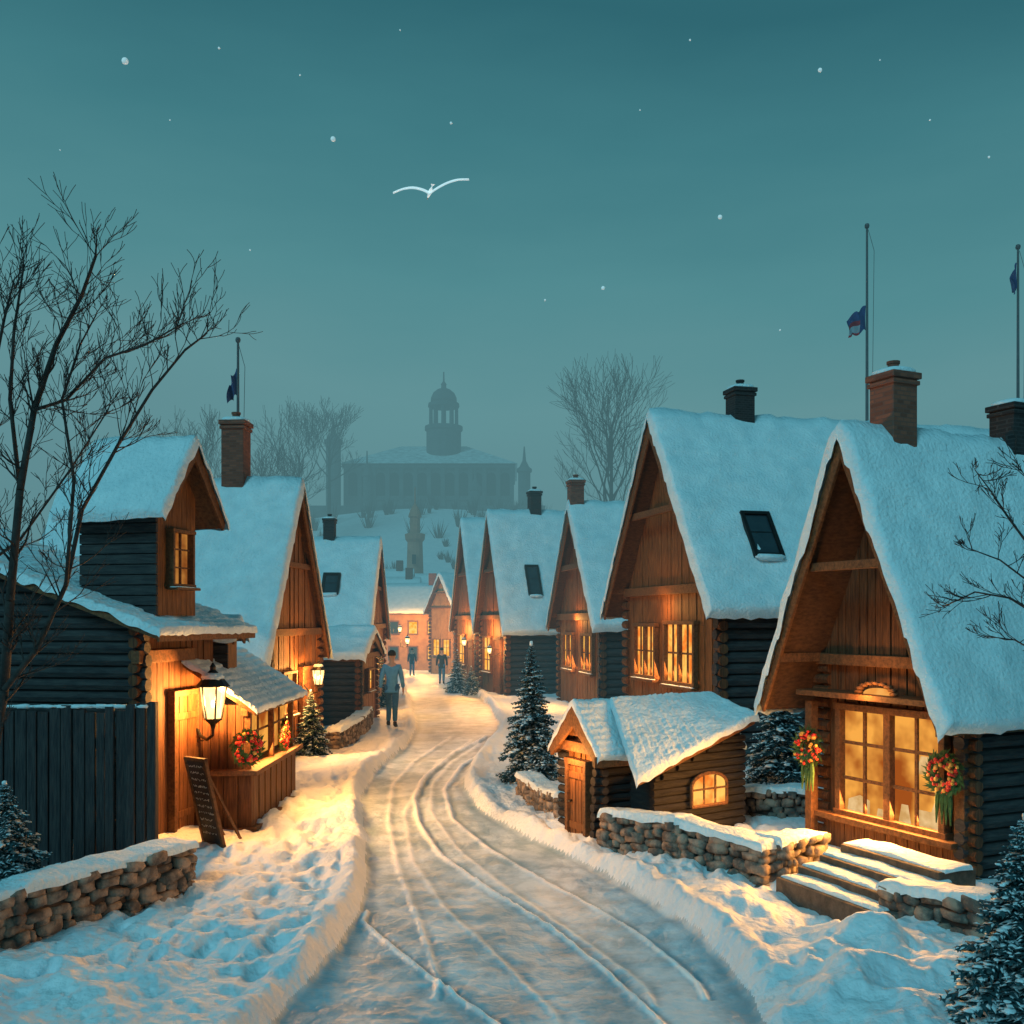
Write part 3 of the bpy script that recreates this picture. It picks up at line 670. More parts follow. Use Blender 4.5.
# ---------------------------------------------------------------- firs
def fir(label,X,Y,h,rad,dens=1.0,sn=1.0,group='snowy fir trees along the lane'):
    z0=hz(X,Y)-.04; root=thing('fir_tree',label,'tree',(X,Y,z0),group); rg=random.Random(int(abs(X*97+Y*31)))
    m=MB(); m.tube((X,Y,z0-.1),(X,Y,z0+h*.97),h*.022,h*.004,7); m.build('trunk',bark,root)
    fo=MB(); sm_=MB(); nl=int(26*dens)
    for l in range(nl):
        t=l/nl; ln=rad*((1-t)**.85)*1.0+rad*.05; nb=int((11+7*(1-t))*dens**.5)
        for k in range(nb):
            zz=z0+h*(.05+.92*t)+rg.uniform(-.035,.035)*h*(1-t*.6)
            a=2*math.pi*(k+rg.random()*.8)/nb+l*1.3; L=ln*rg.uniform(.6,1.15); d=V((math.cos(a),math.sin(a),0)); p0=V((X,Y,zz))
            drop=L*rg.uniform(.2,.6)*(1.1-t); sd=V((-d.y,d.x,0)); nn_=max(4,int(L/(.04*h**.5)*1.3))
            pt=lambda s:p0+d*L*s+Z_*(-drop*s*s+L*.12*s)
            for q in range(nn_):
                s=(q+.5)/nn_; c=pt(s); wv=L*.36*(1.05-s*.75)+.01
                for sg in (-1,1):
                    tip=c+sd*sg*wv*rg.uniform(.6,1.25)+d*wv*.7+Z_*(-wv*.45*rg.random())
                    b_=d*L/nn_*.75
                    fo.add([c-b_,c+b_,tip,c-Z_*wv*.12+b_*.2],[(0,1,2),(0,3,2),(3,1,2)])
                    mid=c.lerp(tip,.5); t2=mid+V((rg.uniform(-1,1),rg.uniform(-1,1),-.9))*wv*.5
                    fo.add([mid-b_*.6,mid+b_*.6,t2],[(0,1,2)])
                    if rg.random()<.55*sn:
                        w=wv*rg.uniform(.3,.5); mm=c.lerp(tip,rg.uniform(.2,.9))+Z_*w*.2; dt=(tip-c).normalized()
                        sm_.add([mm-dt*w*.9-Z_*w*.1,mm+d*w*.45,mm+dt*w*1.1-Z_*w*.15,mm-d*w*.45,mm+Z_*w*.28],[(0,1,4),(1,2,4),(2,3,4),(3,0,4)])
            e=pt(1.0); fo.add([e-sd*L*.05,e+sd*L*.05,e+d*L*.1-Z_*L*.03],[(0,1,2)])
            if rg.random()<.62*sn:
                for s in (.4,.55,.7,.85,.97):
                    if rg.random()<.6:
                        w=L*(.12-.05*s)*rg.uniform(.5,1.3); sm_.blob(pt(s)+Z_*w*.25+sd*w*rg.uniform(-.8,.8),d*w*1.3,sd*w,Z_*w*.35-d*w*.1,.7,.28)
    e=V((X,Y,z0+h)); fo.add([e-V((rad*.03,0,h*.06)),e+V((rad*.03,0,-h*.06)),e],[(0,1,2)])
    sm_.blob(e-Z_*h*.03,V((rad*.05,0,0)),V((0,rad*.05,0)),Z_*h*.02)
    fo.build('crown',needle,root,fix=False); sm_.build('crown_snow',snow,root,smooth=True,fix=False)
    return root
fir('big snowy fir cut by the right frame edge in the foreground',3.06,5.95,1.26,.43,1.4,1.1)
fir('tall blue spruce in front of the lit entrance house on the right',.30,15.6,2.2,.50,1.2,1.0)
fir('dark fir between the shed and the shop window house',3.75,14.0,1.8,.62,1.1,.75)
fir('wider fir behind the inner yard stone wall beside the tall house',4.35,13.6,1.3,.5,1.0,.8)
fir('small snow loaded fir behind the left foreground stone wall',-4.72,9.3,1.05,.42,1.2,1.2)
fir('slim fir lit by the hanging lamp beyond the kiosk on the left',-3.70,18.4,1.25,.36,1.0,.6)
fir('small distant fir on the left near the walking person',-3.75,28.3,1.7,.42,.7,.6)
fir('distant fir on the right of the lane by the farthest house',-2.05,37.5,1.7,.5,.7,.6)
fir('lower distant fir right of the lane beside the lit entrance',-1.45,35.5,1.1,.4,.7,.6)

# ---------------------------------------------------------------- bare trees
def twig(m,p,d,L,r,dep,rg,gn=.0,spread=.6,rm=0):
    seg=3; q=p
    for i in range(seg):
        d2=(d+V((rg.uniform(-.25,.25),rg.uniform(-.25,.25),rg.uniform(-.18,.24)+gn))).normalized(); q2=q+d2*L/seg
        ra_=max(rm,r*(1-i/seg*.45)); rb_=max(rm,r*(1-(i+1)/seg*.45)); m.tube(q,q2,ra_,rb_,5 if r>.012 and dep>2 else 3,False)
        d=d2; q=q2
        if dep>0 and (i>0 or rg.random()<.5):
            ax=V((rg.uniform(-1,1),rg.uniform(-1,1),rg.uniform(-.4,.7))).normalized()
            nd=(d+ax*spread*rg.uniform(.7,1.3)).normalized(); twig(m,q,nd,L*rg.uniform(.55,.8),rb_*.65,dep-1,rg,gn,spread,rm)
    if dep>0: twig(m,q,(d+V((rg.uniform(-.3,.3),rg.uniform(-.3,.3),.1))).normalized(),L*.7,r*.55,dep-1,rg,gn,spread,rm)
def limb_tree(label,lines,Y,seed,L=.5,group=None,per=3,dep=2):
    rg=random.Random(seed); root=None
    for li,(pts,r0,r1) in enumerate(lines):
        n=len(pts); P=[]
        for i,(px,py) in enumerate(pts):
            P.append(at(px,py,Y+ (0 if li==0 and i<2 else .35*math.sin(i*1.3+li*2.1))))
        if root is None:
            root=thing('bare_tree',label,'tree',(P[0].x,P[0].y,hz(P[0].x,P[0].y)),group); mt=MB(); mt.path(P,[lerp(r0,r1,i/(n-1)) for i in range(n)],8); mt.build('trunk',bark,root,smooth=True); m=MB()
        else: m.path(P,[lerp(r0,r1,i/(n-1)) for i in range(n)],6)
        for i in range(1,n):
            dirv=(P[i]-P[i-1]).normalized(); rr_=lerp(r0,r1,i/(n-1))
            for q in range(per if i>1 or li>0 else 1):
                p=P[i-1].lerp(P[i],rg.random()); ax=V((rg.uniform(-1,1),rg.uniform(-.6,.6),rg.uniform(-.2,1))).normalized()
                twig(m,p,(dirv*.7+ax*.9).normalized(),L*rg.uniform(.5,1.15),max(.005,rr_*.45),dep,rg,.04,.65,.0028)
        twig(m,P[-1],(P[-1]-P[-2]).normalized(),L*.4,r1,2,rg,.02,.5,.0028)
    m.build('crown',bark,root,smooth=True,fix=False); return root
limb_tree('dark leafless tree with spreading twigs at the left frame edge',[
 ([(-12,900),(-8,760),(4,690),(10,600),(20,490),(34,410),(56,345),(82,295),(96,255)],.05,.012),
 ([(20,490),(10,400),(14,330),(24,265)],.02,.007),
 ([(4,690),(36,650),(66,585),(82,510),(118,445),(152,390),(185,350),(205,335)],.026,.007),
 ([(34,410),(66,400),(105,358),(145,345),(180,325)],.016,.006),
 ([(-30,480),(-8,380),(4,320),(14,280)],.02,.007),
 ([(66,585),(74,480),(62,400),(80,345),(96,315)],.016,.006),
 ([(-8,560),(20,540),(70,470),(108,410)],.014,.006)],8.4,3,.31,'leafless trees',5,2)
limb_tree('leafless tree leaning in from the right frame edge over the snowy roof',[
 ([(1120,1010),(1100,850),(1082,700),(1070,600),(1062,540)],.04,.02),
 ([(1082,650),(1045,620),(1010,598),(975,592),(945,606)],.014,.004),
 ([(1070,600),(1040,560),(1010,520),(990,490),(975,470)],.014,.004),
 ([(1078,640),(1040,590),(1000,560),(968,548)],.011,.004),
 ([(1066,570),(1045,500),(1025,475)],.01,.004),
 ([(1090,700),(1050,660),(1015,640),(985,636)],.01,.004)],8.2,9,.2,'leafless trees',3,2)
def bare(label,X,Y,h,seed,cr,nl=26,dep=3,r=.2,zlo=.38):
    z0=hz(X,Y); root=thing('bare_tree',label,'tree',(X,Y,z0),'leafless trees'); rg=random.Random(seed)
    m=MB(); m.tube((X,Y,z0-.3),(X,Y,z0+h*.5),r,r*.6,8); m.tube((X,Y,z0+h*.5),(X+.1,Y,z0+h*.8),r*.6,r*.2,7); m.build('trunk',bark,root,smooth=True); m=MB()
    for k in range(nl):
        t=(k+rg.random())/nl; zz=z0+h*lerp(zlo,.76,t); a=2.4*k+rg.random()
        reach=cr*math.sin(math.pi*min(1,.28+.62*t))**.7; upk=.6+1.7*t
        d=V((math.cos(a),math.sin(a),upk)).normalized(); twig(m,V((X,Y,zz)),d,reach*.62*(1+.3*t),r*.34*(1.1-.6*t),dep,rg,.05,.7,Y*.00020)
    m.build('crown',bark,root,fix=False); return root
bare('large misty leafless tree behind the tall right-hand house',9.3,94,27.5,4,7.2,24,3,.36)
bare('misty leafless tree rising left of the brick chimney',-26.0,85,21.5,5,5.5,18,3,.3)
bare('misty leafless tree behind the big left roof, right of the brick chimney',-24.0,100,18,6,5.5,14,3,.28)
bare('faint leafless tree left of the palace',-26.0,122,17,8,6,14,3,.3)
bare('fainter leafless tree close to the palace turret on the left',-24.5,134,15,12,5,12,3,.3)
m=MB(); rg=random.Random(77)
for k in range(150):
    Y=rg.uniform(100,146); X=-14+rg.uniform(-26,34); z=hz(X,Y)
    hh=rg.uniform(1.2,3.2); w=hh*rg.uniform(.4,.7)
    for q in range(26):
        a=rg.random()*6.28; t=rg.random(); p=V((X+math.cos(a)*w*.3*t,Y+math.sin(a)*w*.3*t,z)); tip=V((X+math.cos(a)*w*t,Y+math.sin(a)*w*t,z+hh*rg.uniform(.5,1)))
        s=V((.07,0,0)); m.add([p-s,p+s,tip],[(0,1,2)])
tag(m.build('hillside_scrub',bark,None,fix=False),'misty leafless scrub covering the slope below the palace','scrub',kind='stuff')

# ---------------------------------------------------------------- lanterns
def lantern(label,p,s,wallp,power,group='lit street lanterns'):
    p=V(p); root=thing('lantern',label,'lantern',p,group)
    m=MB(); r=.13*s
    for k in range(6):
        a=math.pi*2*k/6; m.tube(p+V((r*.62*math.cos(a),r*.62*math.sin(a),-.19*s)),p+V((r*math.cos(a),r*math.sin(a),.12*s)),.009*s,.009*s,5)
    m.lathe(p,[(r*.66,-.2*s),(r*.7,-.185*s)],6); m.lathe(p,[(.02*s,-.28*s),(.03*s,-.24*s),(r*.6,-.2*s)],6)
    m.build('cage',metal,root)
    m=MB(); m.lathe(p,[(r*.58,-.18*s),(r*.94,.115*s)],6); m.build('glass',lampglass,root)
    m=MB(); m.lathe(p,[(r*1.25,.115*s),(r*.9,.17*s),(r*.35,.25*s),(r*.2,.27*s),(r*.22,.3*s),(.005,.34*s)],12); m.build('cap',metal,root,smooth=False)
    sn=MB(); sn.blob(p+Z_*.2*s,V((r*.85,0,0)),V((0,r*.85,0)),Z_*.05*s,.8,.05); sn.build('cap_snow',snow,root,smooth=True)
    m=MB(); w=V(wallp); b=p-Z_*.28*s
    pts=[b,b-Z_*.06*s]+[b.lerp(w,t)-Z_*(.06+.12*math.sin(t*math.pi))*s for t in (.3,.6,.85)]+[w-Z_*.1*s]
    m.path(pts,.014*s,6); m.path([w-Z_*.3*s,w+Z_*.1*s],.018*s,6); m.path([w-Z_*.28*s,b.lerp(w,.5)-Z_*.2*s],.01*s,6); m.build('bracket',metal,root)
    m=MB(); m.blob(p-Z_*.05*s,V((.02*s,0,0)),V((0,.02*s,0)),Z_*.04*s,.9,0); m.build('bulb',bulb,root,smooth=True)
    light('lantern_light','POINT',p-Z_*.02*s+V((0,-.05*s,0)),power,size=.06*s); return root
lantern('large lit wall lantern at the corner of the log building',(-3.50,11.7,1.68),1.25,(-3.86,12.1,1.5),640)
lantern('small lantern hanging by the door of the large left house',(-3.66,18.9,1.55),.9,(-4.0,19.0,1.5),480)
lantern('small lantern on the far left house front by the lane',(-3.6,27.3,1.75),.6,(-3.95,27.3,1.7),520)
lantern('distant lantern on the left beyond the far timber house',(-4.6,44,1.7),.8,(-4.9,44,1.65),900)
lantern('distant lantern on the right beside the farthest gable',(-1.85,38.6,1.75),.7,(-1.5,38.9,1.7),420)
lantern('small lantern beside the lit entrance behind the blue spruce',(-.75,33.2,1.6),.6,(-.35,33.3,1.6),360)
lantern('far lantern in front of the ochre houses at the lane end',(-7.4,66,2.0),1.0,(-7.9,66.5,1.9),900)
def spill(p,d,pw,w,h): light('window_fill','AREA',p,pw,dirv=d,size=w,sy=h,col=(1,.43,.10))  # area lamp added before a lit pane to strengthen its glow on the snow
spill(P1(-.22,.93,1.0),-ra+V((0,0,-.40)),190,1.3,.9)
light('hood_light','POINT',P1(-.5,.95,1.86),14,size=.05)
spill(P2(-.15,2.4,1.9),-rb+V((0,0,-.3)),170,3,1)
light('warm_fill','POINT',P2(-.32,2.2,2.85),18,size=.05)  # the gable point lamps are added fill, no fixture hangs there
spill(P3(-.15,2.4,1.7),-rc+V((0,0,-.3)),230,3,1)
light('warm_fill','POINT',P3(-.3,2.5,2.6),32,size=.05)
light('warm_fill','POINT',P4(-.5,1.9,2.2),150,size=.05)
light('warm_fill','POINT',P5(-.5,1.9,2.2),190,size=.05)
light('warm_fill','POINT',Q2(-.45,1.7,2.1),26,size=.05)
spill(V((kx+.12,13.2,1.15)),V((1,-.1,-.4)),140,2.2,.6)
spill(Q2(-.12,1.1,1.3),V((1,0,-.3)),70,.8,.7)
spill(cc+nw*.06,nw+V((0,0,-.4)),9,.5,.3)
light('door_light','POINT',PS(-.3,.42,1.0),30,size=.03)

# ---------------------------------------------------------------- wreaths
def wreath(label,c,U,N,R,ribbon=False):
    c=V(c);U=V(U).normalized();N=V(N).normalized(); root=thing('wreath',label,'wreath',c,'christmas wreaths'); m=MB(); b=MB(); gd=MB()
    for k in range(420):
        a=random.random()*2*math.pi; rr_=R*random.uniform(.35,1.0); q=c+(U*math.cos(a)+Z_*math.sin(a))*rr_+N*random.uniform(0,.08)
        d=(U*math.cos(a+random.uniform(.2,1.4))+Z_*math.sin(a+random.uniform(.2,1.4))+N*random.uniform(-.2,.9)).normalized(); s=d.cross(N).normalized()
        m.add([q-s*.014,q+s*.014,q+d*R*.38],[(0,1,2)])
    for k in range(80):
        a=random.random()*2*math.pi; q=c+(U*math.cos(a)+Z_*math.sin(a))*R*random.uniform(.4,.95)+N*random.uniform(.04,.1); s=R*random.uniform(.07,.13)
        (b if random.random()<.7 else gd).blob(q,U*s,N*s,Z_*s,.95,0)
    m.build('foliage',green,root,fix=False); b.build('red_berries',red,root,smooth=True); gd.build('gold_baubles',gold,root,smooth=True)
    if ribbon:
        m=MB()
        for s in (-.3,-.1,.1,.35):
            p=c-Z_*R*.7+U*R*s+N*.05; m.path([p,p-Z_*R*.6+U*R*.15*s,p-Z_*R*1.7+U*R*.3*s],[.016,.026,.006],5)
        m.build('ribbon_tails',green,root)
    return root
wreath('wreath with trailing greens left of the big shop window',P1(-.30,1.84,1.20),ga,-ra,.2,True)
wreath('wreath with trailing greens right of the big shop window',P1(-.2,.10,1.14),ga,-ra+V((0,-.4,0)),.2,True)
wreath('nearer of the two wreaths on the kiosk front',(kx+.02,11.93,1.08),V((.7,.7,0)),V((.7,-.7,0)),.2)
wreath('farther of the two wreaths on the kiosk front',(kx+.09,13.5,1.06),V((0,1,0)),V((1,-.5,0)),.2)

# menu board
mb=thing('menu_board','dark chalk menu board leaning beside the lit kiosk','sign',(-3.4,10.95,.1))
c=V((-3.38,11.0,.60)); U=V((.55,-.42,0)).normalized()
T=(V((-.22,0,1))).normalized(); Nn=U.cross(T).normalized()
if Nn.y>0: Nn=-Nn
m=MB()
for s in (-1,1): m.box(c+U*s*.17,U*.02,Nn*.02,T*.5); m.box(c+T*s*.48,U*.19,Nn*.021,T*.02)
m.build('frame',woodh,mb,bev=.004)
m=MB(); m.box(c,U*.16,Nn*.01,T*.47); m.build('panel',board_m,mb)
m=MB(); rg=random.Random(4)
for row in range(11):
    y=.4-row*.075; x=-.13
    while x<.1+rg.random()*.03:
        w=rg.uniform(.012,.03); p=c+U*x+T*y+Nn*.012
        pts=[p+U*w*q/3+T*rg.uniform(-.014,.016) for q in range(4)]; m.path(pts,.0028,4); x+=w+rg.choice([.006,.006,.02])
m.build('chalk_writing',chalk,mb)
for s in (-1,1):
    m=MB(); m.box(c+U*s*.15-Nn*.12-Z_*.03,U*.015,Nn*.012,(T*.95+Nn*.28).normalized()*.46); m.build('rear_leg',woodh,mb)

# ---------------------------------------------------------------- far buildings
def far_house(label,px,Y,W,L,E,R,mat=plaster,nw_=3,lit=True,rows=(.3,.72)):
    X=(px-512)*Y/1000; zb=-.03*min(max(Y-33,0),52); root=thing('distant_house',label,'house',(X,Y,zb),'misty houses at the end of the lane')
    m=MB(); m.prism([(X-L/2,Y,zb-1),(X-L/2,Y+W,zb-1),(X-L/2,Y+W,E),(X-L/2,Y+W/2,R-.1),(X-L/2,Y,E)],V((L,0,0))); m.build('wall',mat,root)
    m=MB()
    for s in (-1,1):
        y=Y+W/2+s*(W/2+.3); m.prism([(X-L/2-.3,y,E-.15),(X-L/2-.3,Y+W/2+s*.01,R),(X-L/2-.3,Y+W/2+s*.01,R-.2),(X-L/2-.3,y,E-.3)],V((L+.6,0,0)))
    rf=m.build('roof',woodh,root)
    snow_layer(lambda a_,s,z:V((X+a_,Y+s,z)),-L/2-.3,L/2+.3,[(-.32,E-.13),(W/2,R+.01),(W+.32,E-.13)],.14,'snow_cover',rf,step=.5)
    for i in range(nw_):
        for zz in [(E-zb)*q for q in rows]:
            x=X-L/2+L*(i+.5)/nw_; m=MB()
            for s in (-1,1): m.box((x+s*.36,Y-.03,zb+zz),V((.05,0,0)),V((0,.04,0)),Z_*.55); m.box((x,Y-.03,zb+zz+s*.5),V((.4,0,0)),V((0,.041,0)),Z_*.05)
            w=m.build('window',woodh,root); m=MB(); m.box((x,Y-.02,zb+zz),V((.32,0,0)),V((0,.01,0)),Z_*.46); m.build('pane',panefar if (lit and random.random()<.75) else glassdark,w)
    m=MB(); m.box((X+L*.3,Y+W/2,R+.2),V((.3,0,0)),V((0,.3,0)),Z_*.7); m.build('chimney',brick,root)
far_house('long ochre house with lit windows closing the end of the lane',413,77,5,4.4,3.3,5.4)
far_house('steeper misty house left of the lane end beneath the slender tower',394,84,5,3.4,3.6,6.2,nw_=2)
far_house('misty house behind the ochre house, higher up the slope',440,93,5,5,4.4,6.9,mat=towerbrick,lit=True,nw_=3)
far_house('misty small house on the slope at the far left of the lane end',380,90,5,5,4.8,7.2,mat=stonefar,lit=False,nw_=2)
ge_=house('distant_house','warmly lit broad roofed house standing sideways at the far end of the lane',(-3.7,66),1,38,3.0,3.6,3.1,5.6,.3,.3,
   wins=[('g',1.0,.2,1.3,.8,2,2,1),('g',2.2,.2,1.3,.8,2,2,1)],zb=-1.0,t=.2,lg=.25,gmat=plaster,group='misty houses at the end of the lane')
light('warm_fill','POINT',(-5.3,63.5,1.8),1100,size=.1)  # two fixtureless fill lamps added to warm the houses at the lane end
light('warm_fill','POINT',(-7.3,74,2.2),1600,size=.1)
tx=(415-512)*.098; tt=thing('slender_tower','slender misty round tower with small domed top below the palace','tower',(tx,98,1))
m=MB(); m.lathe((tx,98,0),[(1.1,-1),(.95,3),(.74,10.2),(.95,10.5),(1.0,11.0),(.72,11.1)],14); m.build('shaft',towerbrick,tt)
m=MB(); m.lathe((tx,98,0),[(.5,11.1),(.5,12.6),(.66,12.7),(.6,13.0),(.35,13.6),(.08,14.0),(.05,15.6)],12); m.build('lantern_top',towerbrick,tt)
for zz in (4.5,6.5,8.5):
    m=MB(); m.box((tx,98-1.0,zz),V((.18,0,0)),V((0,.16,0)),Z_*.45); m.build('window',darkfar,tt)
# palace
YC=150; pc=thing('hilltop_palace','misty palace with hipped roof and domed central tower on the hill','palace',((428-512)*.15,YC,20))
def X_(px): return (px-512)*.15
def Zp(py): return H-(py-HY)*.15
x0,x1=X_(346),X_(512); zt=Zp(466); zbm=Zp(522)
m=MB(); m.box(((x0+x1)/2,YC+9,(zt+zbm)/2),V(((x1-x0)/2,0,0)),V((0,9,0)),Z_*(zt-zbm)/2)
m.box(((x0+x1)/2,YC+9,zt),V(((x1-x0)/2+.5,0,0)),V((0,9.5,0)),Z_*.3); m.box(((x0+x1)/2,YC+9,Zp(499)),V(((x1-x0)/2+.3,0,0)),V((0,9.3,0)),Z_*.15)
for i in range(13): m.box((lerp(x0,x1,i/12),YC-.15,(zt+zbm)/2),V((.3,0,0)),V((0,.25,0)),Z_*(zt-zbm)/2)
m.build('wall',stonefar,pc)
m=MB(); za=zt+.3; zr=Zp(436); a,b=x0-.8,x1+.8; y0,y1=YC-.8,YC+18.8; ym=YC+9
m.add([(a,y0,za),(b,y0,za),(b,y1,za),(a,y1,za),(a+8,ym,zr),(b-8,ym,zr)],[(0,1,5,4),(1,2,5),(2,3,4,5),(3,0,4),(0,3,2,1)]); m.build('roof',rooffar,pc)
for i in range(12):
    x=lerp(x0,x1,(i+.5)/12); m=MB(); zc=Zp(483)
    m.prism([(x-.7,YC-.06,zc-1.9),(x+.7,YC-.06,zc-1.9)]+[(x+.7*math.cos(math.pi*k/6),YC-.06,zc+.9+.7*math.sin(math.pi*k/6)) for k in range(7)],V((0,.1,0))); m.build('arched_window',darkfar,pc)
cx=X_(441); cy=YC+6
m=MB(); m.lathe((cx,cy,0),[(2.7,Zp(452)),(2.7,Zp(424)),(2.95,Zp(423)),(2.95,Zp(419)),(2.0,Zp(418.5))],18)
m.lathe((cx,cy,0),[(2.4,Zp(399)),(2.45,Zp(398)),(2.4,Zp(395)),(1.9,Zp(394))],18)
for k in range(10):
    a=2*math.pi*(k+.5)/10; m.tube((cx+2.1*math.cos(a),cy+2.1*math.sin(a),Zp(419)),(cx+2.1*math.cos(a),cy+2.1*math.sin(a),Zp(398.5)),.25,.22,8)
m.build('domed_tower',stonefar,pc)
m=MB(); m.lathe((cx,cy,0),[(2.05,Zp(394)),(2.0,Zp(389)),(1.65,Zp(384)),(1.0,Zp(380.5)),(.42,Zp(379)),(.38,Zp(376)),(.46,Zp(375)),(.14,Zp(372)),(.1,Zp(362))],16); m.build('dome',stonefar,pc,smooth=True)
for (px,top,w) in ((337,440,1.1),(524,468,.9),(476,486,.75),(368,470,.6)):
    x=X_(px); m=MB(); yy=YC-3 if w>.7 else YC-1
    m.lathe((x,yy,0),[(w,Zp(525)),(w,Zp(top+8)),(w*1.25,Zp(top+7)),(w*1.25,Zp(top+4)),(w*.8,Zp(top+2)),(w*.3,Zp(top-4)),(.08,Zp(top-18))],10); m.build('turret',stonefar,pc)
m=MB(); m.box((X_(430),YC-7,Zp(522)),V((17,0,0)),V((0,.6,0)),Z_*1.6); m.build('terrace_wall',stonefar,pc)

# ---------------------------------------------------------------- flagpoles
def flagpole(label,px,top,Y,flag,lz,cat='flagpole'):
    p=at(px,top,Y); z0=hz(p.x,p.y); root=thing('flagpole',label,cat,(p.x,p.y,z0),'flagpoles above the roofs')
    m=MB(); m.tube((p.x,Y,z0-.2),(p.x,Y,p.z),.06,.026,8); m.blob((p.x,Y,p.z),V((.06,0,0)),V((0,.06,0)),Z_*.07,.9,0); m.build('pole',pole_m,root)
    m=MB(); m.tube((p.x+.05,Y-.03,z0+2),(p.x+.16,Y-.03,p.z-.6),.006,.006,4); m.tube((p.x+.16,Y-.03,p.z-.6),(p.x+.02,Y-.03,p.z-.1),.006,.006,4); m.build('halyard',pole_m,root)
    (fx,fy,w,h)=flag; c=at(fx,fy,Y); n=14; k=10; fl=MB(); vs=[]
    for i in range(n+1):
        for j in range(k+1):
            u=i/n; v=j/k; vs.append((p.x-.03-u*w,Y+.12*math.sin(u*9+v*3)*(.3+u),c.z+h/2-v*h*(1-.25*u)-u*h*.55+ .04*math.sin(u*12)))
    for i in range(n):
        for j in range(k):
            mi=0 if (j<4 or i<5) else (1 if (j//3)%2 else 2)
            if lz: mi=0
            q=i*(k+1)+j; fl.add([vs[q],vs[q+k+1],vs[q+k+2],vs[q+1]],[(0,1,2,3)],mi)
    fl.build('flag',[fblue,fred,fwhite],root,smooth=True,fix=False)
flagpole('tall flagpole with limp flag above the tall right-hand roof',867,226,24,(858,318,.45,.6),False)
flagpole('flagpole at the right frame edge above the dark chimney',1018,247,24,(1016,275,.12,.6),True)
flagpole('flagpole with blue flag rising behind the left brick chimney',238,340,22,(236,382,.18,.6),True)

